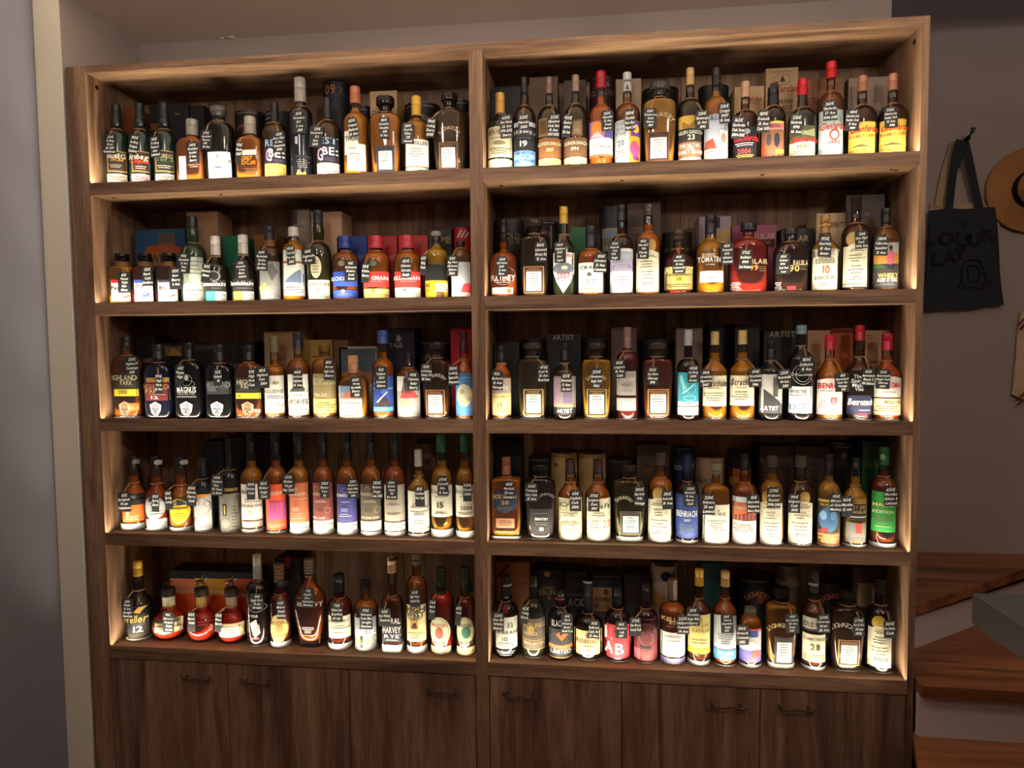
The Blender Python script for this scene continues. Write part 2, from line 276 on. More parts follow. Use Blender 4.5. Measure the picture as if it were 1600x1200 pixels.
BOTTLES['L2'] = '''
q|174 211|397 404 416 425|20 18|a5861c|~2a2522|c 186 404 203 416 a8794f;L 174 437 205 471 ece9ea;p 174 437 205 442 d8352f;T 182 450 5 14 3a3a44 Peat;l 176 456 203 467 4 aaaaaa;g d04a50 192 464 200 461 202 463 194 466|194 441 19 30 1 85€/Peated/Triple/Malt/Milroy|small square yellow bottle, white label, red stripe
q|210 246|397 404 416 425|19 18|6a1612|~2a2522|c 222 404 238 416 a8794f;L 210 437 240 471 ece9ee;p 210 437 240 442 4a62c8;T 218 447 5 11 44444c Dry;l 213 454 237 465 4 9aa6c8;g 4a62c8 222 462 232 458 236 461 226 465|230 431 17 29 -1 135€/Ileach/Cask/Distillers|small square red bottle, white label, blue stripe
q|247 284|396 404 416 425|20 18|4a120e|~2a2522|c 257 404 275 416 a8794f;L 247 437 278 471 ecebef;p 247 437 278 441 3f414a;T 254 450 6 10 3a3a44 Bn,;l 250 457 275 467 4 b8b8b8;g d04a50 264 463 272 460 274 462 266 465|274 435 20 32 -2 105€/Bunn/Sherry/6 Ans|small square red bottle, white label, grey stripe
b|284 322|338 356 381 402|15 14|!1f3522|1d1f22|L 285 401 318 470 d2dccd;l 287 405 315 430 4 8aa088;r 308 448 7 9 c8a098;T 292 436 12 12 9ab09a UL;l 287 452 312 462 3 8a9a88|287 411 20 30 4 195€/Bunnahab/15 Ans/Peat/2005|tall green bottle, black cap, pale green hand-drawn label
s|320 357|369 399 402 420|14 14|!14110f|cfc9c3|L 320 437 356 454 302d2e;T 338 443 6 33 efefef Bunnahabhain;l 327 449 350 451 1 cccccc;L 321 455 354 471 efeeec;p 321 455 336 471 3fb4b0;l 338 458 352 462 2 aaaaaa;o 334 431 15 17 8c8c8c;o 334 431 11 13 2c2c30|322 426 14 29 8 215€/Bunnahab/Manz|black bottle, white cap, label half turquoise
s|363 400|367 397 400 418|14 14|!14110f|cfc9c3|L 363 436 398 454 302d2e;T 380 442 6 33 efefef Bunnahabhain;l 371 449 392 451 1 cccccc;L 364 455 396 471 efeeec;p 364 455 379 471 f2a04e;l 381 458 394 462 2 aaaaaa|377 421 21 28 -2 295€/Bunnahab/11 Ans/Moine/Limited|black bottle, white cap, label half orange
r|404 441|354 376 385 402|15 15|3a1c10|1e2126|c 417 376 430 384 a07448;L 405 408 441 470 858688;g 5a5658 416 420 424 409 430 424 424 440;g d9b45a 409 446 414 441 417 443 412 449;T 413 450 6 19 e0bf74 WHISKY;T 412 456 3 13 efefef 28 YEARS;l 408 461 438 466 2 efefef|409 406 19 32 4 160€/Bunnahab/Smoky/26 Ans/Sansibar|dark bottle, navy cap, grey smoky picture label
r|441 479|355 370 380 396|16 15|b37a22|cfc9bf|L 442 390 479 462 d8dcd8;g 6a7898 443 441 466 420 479 430 479 441;g 93a4b8 442 447 479 440 479 446 442 452;p 442 408 479 411 a84a3a;l 444 447 476 458 3 8a8a7a|454 398 13 30 -4 145€/Caol Ila/Port Ask/2012|gold bottle, pale cap, seaside hill label
b|480 518|329 350 378 402|15 14|!23200f|1b2027|O 493 417 16 35 d9cfb0;l 488 405 498 428 5 a09870;L 480 437 518 468 efe3d0;T 499 444 5 32 6a5f52 LAGAVULIN;T 496 454 6 4 b05a4a 8;l 485 451 514 452 1 aaaaaa;l 484 460 514 465 2 aaaaaa|482 400 20 25 -3 68€/Lagavulin/8 ans|dark olive bottle, oval emblem, cream label 8
r|519 562|369 389 394 412|20 17|7a2f16|26408f|o 534 411 15 12 4a3a28;o 534 411 11 9 8a7f68;L 519 424 560 447 3656c0;T 541 435 6 40 e8eaf4 KILCHOMAN;l 526 441 550 442 1 c8d0f0;L 519 453 558 465 3656c0;o 536 455 6 6 8aa0e8;l 523 458 554 462 2 c8d0f0|548 423 19 32 2 95€/Kilchoman/Madeira/Small/Batch|amber bottle, blue cap, blue label
r|566 611|369 389 394 412|22 18|c9791c|b8303c|o 582 411 15 12 3a4038;o 582 411 11 9 6a7060;L 567 424 610 448 de3a38;T 592 434 6 22 f6eeee OMAN;l 578 439 598 440 1 f6d8d8;L 567 451 607 465 f0d27a;o 583 455 7 7 b86a3a;l 570 459 604 462 1 c8a860|571 426 12 30 4 110€/Kilcho/Sherry|amber bottle, red cap, red label, yellow strip
r|615 660|368 389 394 412|20 18|cf8420|b8303c|L 615 424 659 448 de3a38;T 636 434 6 40 f6eeee KILCHOMAN;l 625 439 648 440 1 f6d8d8;L 615 449 655 465 f2ecde;o 632 453 6 3 555555;l 619 456 650 460 2 aaaaaa|634 418 16 31 0 105€/Kilchoman/Calvados/Finish|amber bottle, red cap, red label, white strip
r|663 702|360 377 388 403|14 14|b59a22|1e1c1c|p 674 361 688 368 b8b0a0;L 663 412 701 438 1d1d1c;L 663 438 701 464 e6bf22;g 6a4a22 681 464 683 452 691 452 694 464;p 681 442 699 455 eee6d2;l 683 444 697 453 3 c04a3a;T 668 446 6 8 1d1d1c BIG;T 669 454 6 9 1d1d1c PEAT;l 672 412 698 413 1 cccccc|661 414 8 31 3 65€/Big/Peat|yellow bottle, black cap, black and yellow label
r|704 737|377 385 389 404|14 14|5a2a16|222023|L 704 409 737 464 bdc4d0;g d04048 719 457 724 444 732 441 737 446 737 457;p 704 457 737 464 e8e8ea;l 706 459 734 462 1 999999|707 415 17 32 2 155€/Big Peat/Christmas/Edition/2024|brown bottle, grey and red label, beside middle post'''
BOTTLES['R2'] = '''
b|764 811|343 364 393 411|11 11|8a2f14|1d1716|T 785 434 9 37 efe6de PULTENEY;l 768 440 803 442 1 d8c8b8;r 786 430 37 30 a8a0a0;L 768 449 801 459 e8ded0;o 795 454 7 8 a8684a|784 416 18 31 0 395€/Old Pulten/2005/15 Ans/Flora|round-shouldered amber bottle with printed white arc lettering
g|812 859|344 357 367 381|28 19|2a1511|~4a3d38|S 818 416 850 458 a8784a e8dfd8|845 393 19 32 0 180€/Linkwood/Dram Ed/15 Ans|wide dark decanter bottle, white label, beside shield label
s|863 899|323 350 368 391|13 15|!1c2312|cfa83a|g f0eaec 864 394 897 394 897 425 891 442 880 458 870 442 864 425;o 880 419 33 18 6f7488;o 882 418 10 6 e8d8a0;T 880 431 9 20 c83a50 2007;T 888 399 4 14 c85a68 MANILLA;l 871 437 890 447 3 c8a0a8|875 394 18 33 -1 450€/Highland/2007/Bot/Aged|olive bottle, yellow cap, shield-shaped duck label
r|900 947|353 387 390 405|18 18|b5651f|22252a|L 904 410 942 457 eceeec;T 919 418 5 24 444444 CIRAC;g 555555 916 430 920 424 925 429 922 432;l 909 436 938 452 5 9aa0a0|938 410 20 31 3 105€/Edradour/12 Ans/Caledonian|squat amber bottle, black cap, white sketch label
r|952 990|320 345 368 385|13 13|2f150e|23232a|L 952 388 990 457 e6e6ec;p 968 394 988 405 a8b8cc;p 952 404 990 423 8a80a8;l 953 405 989 422 6 d8d4e4;l 958 431 986 448 4 8a8a98|960 391 19 31 2 355€/Imperial/Oak/1995/Single|dark bottle, navy cap, lilac patterned label
g2|992 1033|320 337 364 381|16 15|9a5a1c|#75665a|O 1019 383 13 20 c09a50;M 995 394 1030 456|1005 388 18 33 1 410€/Macduff/1991/Charlie/Refill|amber bottle, ribbed cap, ivory tabbed label
s|1036 1084|360 369 390 408|17 16|4a120a|~6a5a50|L 1038 416 1084 452 a8935a;T 1061 421 9 45 ecd489 ABERFELDY;l 1041 428 1081 431 1 4a3a20;p 1056 432 1066 441 dfa83a;T 1061 436 5 7 4a3010 18;l 1041 443 1081 449 2 4a3a20;p 1048 454 1062 457 b82a2a|1061 412 20 31 0 195€/Aberfeldy/18 Ans/Limited Ed/Second|dark red bottle, gold patterned label 18
r|1086 1134|337 365 377 397|18 18|c99416|1f2023|T 1108 398 5 18 efe8d8 BOURBON;T 1108 405 8 32 f4ede0 TOMATIN;l 1098 412 1122 414 1 efe8d8;L 1095 423 1131 441 dcd8e0;T 1118 427 4 18 9a98a8 VATTED;p 1097 434 1129 437 8aa0b0;l 1097 438 1129 440 1 aaaaaa|1136 396 20 35 -2 415€/Tomatin/1975/Whisky/Festival|yellow bottle with black cap and white printed lettering
w|1137 1201|349 361 373 393|26 18|7a1612|232225|T 1187 408 7 26 dfc9a0 BLAIR;T 1178 418 8 12 d8a860 99;l 1186 415 1199 424 3 d0b890;l 1142 440 1158 455 6 e8e0e0|1165 405 21 34 3 175€/Balblair/1999/2nd Release|wide squat ruby bottle with black flared cap
w|1207 1263|357 367 379 400|24 20|2a0c0c|232225|T 1252 410 7 22 d8bf98 BALBLA;T 1241 419 9 14 d8b470 90;l 1249 416 1262 422 2 c0a888;l 1209 440 1222 454 6 e8e0e0;p 1230 447 1243 453 b02030|1224 412 22 34 0 185€/Balblair/1990/2nd Rel/Last|wide squat near-black bottle with black flared cap
s|1266 1311|336 365 370 392|15 18|c8961c|a37b3f|p 1279 350 1298 353 d8b068;L 1272 388 1310 452 ece6cf;T 1291 394 9 34 b8b0a0 WHISKY;T 1291 421 11 9 c0593a 10;l 1277 401 1306 412 4 8a8878;T 1291 434 6 27 5a5850 ANNIVERSARY;l 1276 441 1306 447 2 9a9888|1289 384 21 36 3 195€/Aberfeldy/10 Ans/Anniv|yellow bottle, wooden cap, white label 10
g2|1314 1359|307 332 350 370|17 16|3a160a|#4e4038|O 1333 373 15 22 c0a068;M 1317 384 1356 448;l 1322 442 1350 445 1 b03030|1346 374 20 29 -3 210€/Glen Elgin/Cask/60th Ann|dark amber bottle, ribbed cap, ivory tabbed label
r|1361 1406|326 348 356 376|16 14|5a2810|1e1d1f|L 1361 379 1406 450 3f3d3e;p 1361 379 1406 395 b9bcb8;p 1361 395 1406 412 c98f45;g 3f6a3a 1361 415 1370 411 1384 416 1384 418 1361 419;o 1392 402 12 25 c8687a;o 1392 387 6 8 3a2420;g 2c2c38 1386 414 1398 412 1398 420 1386 420;T 1389 430 6 24 e0bf74 WHISKY;T 1388 437 5 24 efefef AGED 24 YEARS;l 1367 442 1402 446 2 cccccc|1377 383 21 34 2 280€/Tullibardine/Sansibar/31 Ans|dark bottle, black cap, farm field picture label'''
BOTTLES['L3'] = '''
h|178 222|527 541 556 572|16 15|6a2a10|1c1b1c|L 178 583 222 607 35332c;T 199 590 7 38 cfc4a4 HIGHLAND;T 197 598 6 17 cfc4a4 PARK;l 181 603 216 604 1 cccccc;L 178 608 222 619 f0d83c;T 192 613 5 12 5a5a3a 2001;L 201 630 222 642 e8641c;T 212 637 4 12 d8b080 55.1;E 195 640 18 27 c08868 3a2018|206 571 20 28 -1 230€/Highland P/Cantaloupe/2001|flat bottle, black label, yellow band, orange patch
h|228 271|538 561 567 582|17 16|!0f1120|202024|p 228 590 262 597 a8824a;L 226 597 269 626 6f2225;T 247 604 7 36 b0765a HIGHLAND;T 240 611 6 24 c09858 PARK;l 230 616 263 617 1 e8e0d8;T 242 621 4 11 e8e0e0 12;E 243 640 18 25 b4b6c0 1a1c28|248 599 11 31 1 170€/High/Park/12 Ans|flat navy bottle with dark red label
h|275 319|535 559 563 578|14 15|!0c0c0e|1a1a1c|r 291 594 18 18 b8b8b8;r 291 600 26 12 a8a8a8;o 291 590 7 8 c8c8c8;T 291 609 8 28 efefef MAGNUS;T 291 615 4 26 9a9a9a HIGHLAND PARK;p 276 619 306 621 888888;E 291 640 20 26 c0c0c4 1c1c20|281 586 13 31 5 65€/Magnus/High|flat black bottle, white serpent knot design
h|323 366|538 564 568 582|17 17|!0c0d0f|1c1d20|L 323 595 358 616 36383e;T 341 601 8 34 8c929c HIGHLAND;T 331 608 6 14 8c929c PARK;l 343 606 356 609 1 c8c8d0;l 325 611 350 612 1 8c929c;E 339 640 20 26 bcbec4 202228|340 589 13 25 0 55€/Hyland/18|flat black bottle with grey label
h|368 412|539 563 567 582|16 16|6f2a10|1e1d1f|L 368 590 411 613 2c2b2a;T 383 597 7 26 dcd0b0 HIGHL;T 384 604 6 14 dcd0b0 PAR;l 370 609 408 610 1 cccccc;L 368 614 411 623 dfe03c;T 374 619 4 5 6a6a30 15;T 406 642 5 12 e8dcd0 .700;E 387 640 19 26 b88468 3a1c14|393 592 12 32 0 95€/High/Park/Cask|flat bottle, black label, lime yellow band
g2|413 447|525 551 571 582|13 13|c37f1c|#c0b48c|L 412 587 446 646 e6e3dc;g a8925a 425 600 428 595 431 600;T 430 599 4 8 a8925a GP;T 428 612 5 30 6a6a60 EXCLUSIVE;l 416 618 442 624 2 9a9a90;T 428 633 4 27 77776f Malts & Whisky;l 416 640 442 642 1 aaaaaa|410 590 20 32 -3 185€/Highland/Park/2004|amber bottle, clear cap, plain white label
r|449 485|520 544 561 580|15 13|7a3213|232833|L 449 585 482 649 eef0e8;g 555c60 451 612 460 603 472 605 479 612;l 462 606 474 608 1 c04040;T 465 628 7 26 4a4a44 ARCHIVES;l 453 617 475 619 1 aaaaaa;l 453 638 478 642 1 aaaaaa;p 480 586 481 648 3a4a4a|465 591 15 29 0 140€/Archives/Highland/16 Ans|amber bottle, navy cap, white label with blue fish
r|488 528|539 552 559 574|17 16|c98a22|~b08a50|L 488 584 526 622 9a8a62;T 496 592 7 17 d8cfa8 arran;T 505 599 4 31 e8e0c0 ISLE OF ARRAN;T 500 616 5 20 e8e0c0 Wine Cask;L 488 623 526 646 e9cb78;l 491 628 522 642 4 a88a40|514 577 17 32 1 110€/Arran/Single Cask/Sherry|gold bottle, glass stopper, khaki over yellow label
h|530 576|555 583 587 602|15 15|a04c14|b8875e|L 529 603 565 656 eceae2;p 530 603 565 624 6a8aa8;g d88a5a 530 614 565 611 565 624 530 624;g a8685a 536 618 542 611 550 618 550 622 536 622;T 547 630 4 31 4a4a44 BROWNSBANK;l 532 637 562 638 1 777777;T 558 643 5 6 44443c 21;l 532 641 550 651 3 aaaaaa|556 605 18 32 -1 200€/Arran/Rochelle/Sherry/2001|squat amber flask bottle, seaside photo on white label
r|582 617|516 537 562 577|16 14|b8641a|2c4f8f|L 582 588 613 644 2c4a9c;T 590 602 6 14 f0eeee TAL;l 583 606 611 608 1 e8e8f0;g 3a2a34 584 637 592 622 604 622 612 637;o 600 612 10 9 4a6ac0;p 582 636 613 643 58a4dc;g c8d0e8 588 628 604 612 605 613 590 630|595 590 20 34 -1 95€/Talisker/2023/Limited/Edition|amber bottle, blue cap, bright blue mountain label
r|619 659|552 568 575 590|13 15|5a2414|1d1b1c|L 619 588 656 656 a9a4a2;p 619 588 632 611 d8d8d4;g 4a4246 627 614 631 592 638 596 641 614;o 633 594 6 8 3a2a24;g b84a50 624 622 630 611 645 610 652 622;g e0bf74 628 628 634 622 635 624 630 630;T 632 633 6 18 e0c88a WHISKY;T 632 639 4 18 efefef 23 YEARS;l 622 645 652 651 2 dddddd|646 595 18 29 1 195€/Tobermory/Ruby/Sherry|dark bottle, grey label with red-sashed figure
g|660 706|535 548 560 572|24 19|3f170d|~4a3c38|A 682 592 15 5 d0c0b0 SIGNATORY;S 665 609 695 649 a8662c e8e4da|666 582 18 28 2 135€/Ledchaig/Whisky Coll/10 Ans|wide dark red decanter bottle, cream label
s|711 740|517 552 563 582|13 14|a8441a|3a1518|L 711 583 740 650 4a84c8;T 728 590 3 20 a8c8f0 LEDAIG;o 727 618 28 36 c8c4aa;o 722 612 8 8 a09c84;o 733 624 7 6 a8a48c;l 714 642 738 646 1 a8c8f0|708 586 16 32 -3 380€/Ledaig/Speyside/Peated|amber bottle, full moon on blue label, beside post'''
BOTTLES['R3'] = '''
s|767 800|540 564 569 584|11 16|b0601a|23201f|L 768 591 799 649 e3cf9a;p 768 591 799 615 a89890;g d8d0cc 768 604 784 600 799 606 799 609 768 609;T 782 620 3 26 9a8448 SINGLE MALT;T 781 633 6 8 7a7050 13;l 771 638 796 645 3 a89458|777 594 18 31 0 95€/Bladnoch/13 Ans/Vintage|gold bottle, cream label 13 with beach photo
g|807 857|536 546 558 570|29 20|3a2e12|~5a4c44|S 818 608 849 649 a88a4a c8d6cb|849 583 19 29 -1 475€/Caol Ila/30 Ans/Bourbon|wide olive decanter bottle, tag at right
s|864 901|536 563 568 582|14 14|!211a14|19181a|L 864 588 900 648 8e8884;p 865 590 873 632 9a7a98;o 887 620 17 20 6a6488;r 887 620 17 20 c8b088;p 880 612 894 630 7a6a8a;g b8a878 865 630 900 634 900 638 865 636;p 864 637 900 648 2c2c2e;T 882 642 6 24 efefef ARTIST;l 869 647 895 648 1 aaaaaa|885 597 17 31 1 125€/Bunnahab/11 Ans/Artist|brown bottle, abstract art label
g|907 957|536 546 558 570|29 20|9a7a1c|~4a3e38|A 931 592 16 5 d8c890 SIGNATORY;S 917 608 948 650 a88a3a ccd8cc|932 591 18 32 1 250€/Bowmore/Single Cask/Islay|wide yellow-olive decanter bottle, centred tag
r|962 999|511 544 549 566|12 15|4a0f18|8c6e6c|L 963 580 994 618 9b928e;T 978 592 6 27 c8c4c0 CREVIN;l 967 600 990 605 2 c8c4c0;l 967 610 990 611 1 5a3a40;L 963 622 994 642 a8a6a4;l 965 625 992 639 4 d8d8d8|968 576 18 30 -2 195€/Longmorn/16 Ans/Cask|dark red bottle, silver metallic label
g|1002 1052|536 546 558 570|28 20|5a1a0c|~54463f|S 1012 608 1045 649 b87a3a d3dcd0|1020 587 17 30 2 155€/Ben Nevis/Oloroso/1991|wide red-brown decanter bottle, pale label
r|1057 1093|515 540 560 576|13 13|!1c1113|9fa6ad|p 1072 518 1082 530 c8c8c8;L 1058 582 1093 649 e6e8ea;p 1058 582 1093 628 2f9cb4;g 8ad0dc 1062 588 1066 586 1072 606 1068 612;r 1080 606 16 20 a8e0e8;r 1078 622 20 8 d8f0f4;g a8dce4 1066 614 1084 600 1085 602 1068 616;l 1062 629 1088 632 1 888888;p 1058 635 1093 636 4a3040;T 1076 643 5 17 6a6a74 ARTIST|1083 584 17 29 0 425€/Ardbeg/2000/Artist|black bottle, turquoise line-drawing label, silver cap
s|1096 1137|518 539 562 580|13 16|ac791c|c2a56a|L 1096 587 1137 635 eadfc4;T 1119 599 9 32 3a3a34 Strathisla;l 1103 606 1132 608 1 888870;l 1101 613 1132 628 4 a8a088|1103 591 19 29 -2 190€/Strathisla/Signatory/2007|gold bottle, cream script label, tag at left
s|1138 1181|516 538 562 580|14 17|ac791c|c2a56a|L 1138 587 1180 634 eadfc4;T 1158 597 9 32 3a3a34 Strathisla;l 1144 605 1174 607 1 888870;l 1143 611 1174 626 4 a8a088|1180 590 20 31 -2 170€/Strathisla/Connois/1986|gold bottle, cream script label, tag at right
s|1184 1224|532 561 564 580|14 15|!1d1c1c|19191a|L 1184 585 1224 646 c6c5c2;g 3a3a3c 1184 604 1224 632 1224 646 1184 646;p 1208 590 1216 620 5a5a5a;T 1203 638 6 24 efefef ARTIST;l 1188 643 1218 645 1 aaaaaa|1226 592 21 32 -4 235€/Bunnahabh/Artist/2013|black bottle, black and white diagonal label
s|1230 1272|508 522 541 562|17 14|!121315|6f8b98|r 1255 585 30 32 c8c8c4;r 1255 585 22 24 c8c8c4;T 1255 585 4 28 e8e8e4 DALLUAINE;L 1230 604 1271 646 e2e7ee;T 1242 612 5 20 4a4a54 WHO THE;l 1236 617 1262 619 1 5a5a64;T 1238 636 8 7 6a8aa8 13;l 1246 630 1266 640 3 9aa0a8;p 1267 604 1270 626 98a8c0|1260 570 22 30 -1 180€/Dalluaine/15 Ans|tall black bottle, blue-grey cap, white ring emblem
s|1273 1318|523 547 562 590|16 15|a84a1a|ad1a30|L 1274 594 1318 648 efe3dc;o 1296 596 42 10 efe3dc;T 1291 603 8 24 c02034 BENRO;l 1280 610 1308 612 1 b0a098;p 1298 622 1308 632 d8504a;l 1298 623 1308 631 3 efe3dc;l 1278 624 1294 638 4 c0b0a8;l 1276 642 1316 643 1 d04040|1316 597 22 32 -2 115€/Benromach/Cask Str/Vintage/2011|amber bottle, arched white red-lettered label
s|1320 1364|508 532 558 580|15 16|35120c|a3182c|T 1341 588 5 9 efefef The;T 1341 595 5 15 efefef Spirit;T 1341 602 5 12 efefef Malt;T 1343 608 5 10 efefef Vibe;L 1322 618 1362 648 2c3454;T 1342 628 9 30 f0f0f4 Benromach;l 1327 634 1358 636 1 b84a60;p 1340 646 1355 650 d8304a;l 1342 640 1360 642 1 e8e8f0|1357 589 20 29 4 125€/Benromach/Batch 2/100 Edition|very dark bottle, red and black cap, navy label
s|1365 1411|521 547 564 586|17 16|8a2c16|ad1a30|L 1365 591 1411 621 efe8e0;o 1388 592 40 8 efe8e0;T 1400 602 8 20 c02034 ROMAC;l 1374 612 1406 614 1 b8a8a0;L 1368 623 1411 649 ecdcb2;T 1397 629 4 24 6a5a3a SINGLE CASK;l 1371 634 1406 644 3 b8a878|1380 592 22 33 3 205€/Benromach/Single Cask/Oloroso/2009|red-amber bottle, red cap, beside right side panel'''
BOTTLES['L4'] = '''
s|190 230|711 731 754 776|15 16|b86a1c|1b1a1c|o 210 722 8 8 8a8680;L 191 773 218 790 26262c;T 206 777 4 6 efefef IN.;L 191 790 219 816 f0752a;o 199 803 6 6 f8c898;l 195 806 213 813 3 f8d8b8;B 14|194 784 20 29 -2 85€/Springbank/10 ans/Campbeltown|amber bottle, black and orange label
s|228 265|712 731 755 776|14 16|8a2a14|1b1a1c|o 245 723 9 8 c8c4bc;O 241 794 30 38 c2c5c6;r 241 794 26 34 8a8e90;l 233 782 249 806 5 7a8084;L 229 812 260 828 e6e3e2;r 245 819 22 8 888888;B 6|243 785 11 28 2 135€/Spring/Bank|red-amber bottle, round silver-grey label
s|266 303|713 731 757 776|15 17|c47a18|1b1a1c|o 285 723 9 8 c8c4bc;O 280 799 31 40 f2c91e;g 2a2a26 268 790 273 782 280 779 287 782 292 790;T 273 786 5 5 d8d8d0 G;l 268 793 291 796 1 7a6a1a;T 279 795 4 20 5a4a14 LOCHINDAAL;l 270 801 289 812 3 a8881a;r 280 799 28 37 fae88a;B 9|263 781 11 29 -4 95€/Spring/Long|golden amber bottle, round yellow label
r|303 334|714 744 748 764|13 14|!211f22|1a1a1c|L 303 773 332 829 c3c1bf;o 314 775 20 5 d88a3a;r 318 792 26 28 4a4a4a;r 322 788 9 9 4a4a4a;r 308 785 8 9 4a4a4a;p 306 808 325 816 d8d0c8;p 304 808 308 816 e07a6a;l 305 820 328 826 2 888888;B 8|299 774 15 32 3 205€/Ballechin/Sherry/Cask|dark bottle, grey label with round creature drawing
r|342 378|685 729 734 750|11 17|!191919|1b1b1b|p 350 763 366 768 a88a4a;T 358 765 4 14 2c2414 LA ROSE;L 343 772 376 834 77736c;p 348 788 354 806 1a1a1a;p 350 790 352 804 c8a85a;r 352 818 16 18 1d1d1d;r 368 792 9 30 2d2d2d;l 359 790 374 826 7 2c2c2c;B 4|339 758 19 32 2 240€/Compass/Box/20 Years/La Rose|slender black bottle with etched grey pattern
r|376 413|676 708 731 752|13 15|a34f18|1b1c20|L 376 757 412 813 e9dfd4;T 381 769 5 8 444444 BI;l 382 779 404 786 2 9a8a80;T 393 791 4 26 5a4a40 BOURBON;p 388 799 394 807 c8b8ac;L 377 815 411 825 b8988c;l 380 817 408 822 2 f0e8e0;B 9|392 766 13 28 1 150€/Bimber/Cask|amber bottle, tall white label, black cap
r|415 450|676 708 730 752|14 15|9a3f15|1b1c20|L 414 757 446 829 ee5b33;T 436 771 5 22 f8cfb8 MBER;p 419 784 443 813 d8507a;l 420 785 442 786 1 a84a9a;l 418 819 442 825 2 f8b090;p 422 784 424 813 a04aa0;p 428 784 430 813 a04aa0;p 434 784 436 813 a04aa0;p 440 784 442 813 a04aa0;B 6|412 765 19 29 -2 180€/Bimber/Single/Cask|red-amber bottle, coral label with vertical stripes
r|451 485|676 708 730 752|15 15|a5551c|1b1c20|L 452 755 484 817 d0754f;o 461 764 7 7 e8a888;T 462 772 5 26 f0c8b0 BIMBER;l 455 778 476 781 1 f0c8b0;p 457 792 467 799 e8a080;l 455 801 474 812 3 f0c8b0;L 452 817 484 830 eee9e2;l 455 820 481 827 2 c8b8a8;B 10|450 756 19 31 0 235€/Bimber/Virgin/Oak 2020|amber bottle, salmon label above white strip
r|488 523|676 708 730 752|15 15|8a3614|1b1c20|L 488 755 518 814 8f4c46;r 494 764 8 8 d8a878;T 498 772 5 19 d8a898 IMBER;l 491 781 509 786 2 f0d8d0;r 510 798 8 9 d8a898;l 491 795 504 801 2 d8a898;T 498 809 3 19 f0e0d8 PORT CASK;L 488 814 518 829 efe4d8;l 491 818 516 826 2 b8a898;B 10|507 764 14 27 1 285€/Bimber/Port/Ex|red-amber bottle, mauve brown label
r|525 560|676 708 730 752|15 15|8f3c12|1b1c20|L 526 757 558 816 4c4c92;r 538 766 8 8 c8c8e8;T 535 774 5 19 e8e8f8 BIMBE;l 529 783 549 786 2 d8d8f0;p 533 794 543 800 8a8ac8;l 529 802 548 808 2 d8d8f0;l 529 813 549 814 1 c8c8e8;L 526 817 558 830 e8e6ee;l 529 820 555 827 2 a8a8b8;B 10|551 763 18 30 -2 235€/Bimberio/Single Malt/Bourbon/2018|amber bottle, violet-blue label above white strip
r|562 598|676 708 730 752|15 15|8a3b12|1b1c20|L 562 757 595 813 6d6455;r 574 765 8 9 d8b890;T 572 772 5 20 c8b89a BIMBE;l 567 781 586 786 2 e0d4c0;r 588 797 8 10 c8b89a;l 567 795 582 801 2 c8a87a;T 577 809 3 27 efe4d0 RYE GRAIN CASK;L 562 815 595 830 f2ead8;l 565 818 592 826 2 b8a888;B 10|589 764 16 30 0 285€/Bimber/Single/Cask 2020|amber bottle, grey-olive label, ring mark
r|599 635|676 708 730 752|15 15|7f2f11|1b1c20|L 599 758 633 815 b0a698;l 603 786 625 790 2 8a8074;l 603 801 625 805 2 8a8074;p 599 815 633 816 5a3a44;L 599 817 633 830 ece4dc;l 602 820 630 827 2 b8b0a8;B 11|612 765 18 31 1 235€/Bimber/Apple/3.0/Re Cask|red-amber bottle, plain beige label
s|636 673|702 728 743 763|12 14|c3a02a|b6b2a8|L 636 768 672 832 e8e6da;A 654 792 13 4 a85a4a SPRINGS;T 655 793 3 26 4a4a44 SPRINGBANK;l 641 798 668 806 3 7a7a70;l 641 812 668 828 4 9a9a90;B 8|656 775 15 33 -1 115€/Cadenhead/Rum Cask|small yellow bottle, silver cap, white arched label
r|672 709|678 706 732 754|15 17|a87f1a|1f5a3c|L 673 759 706 808 e8e3d2;T 688 769 5 30 44443c DAFTMILL;T 688 789 9 10 33332c 15;l 676 775 702 778 1 8a8a7a;l 676 799 702 804 2 8a8a7a;B 18|692 759 17 31 -1 290€/Daftmill/Fife/15 Ans|gold bottle, green cap, white label 15
r|711 743|678 706 732 754|14 16|b0851c|1f5a3c|L 711 759 742 808 e8e3d2;T 727 769 5 28 44443c DAFTMILL;T 728 794 6 18 33332c 2006;l 715 775 740 778 1 8a8a7a;l 715 800 740 805 2 8a8a7a;B 16|730 768 13 31 -1 250€/Daftmill/2006|gold bottle, green cap, white label 2006'''
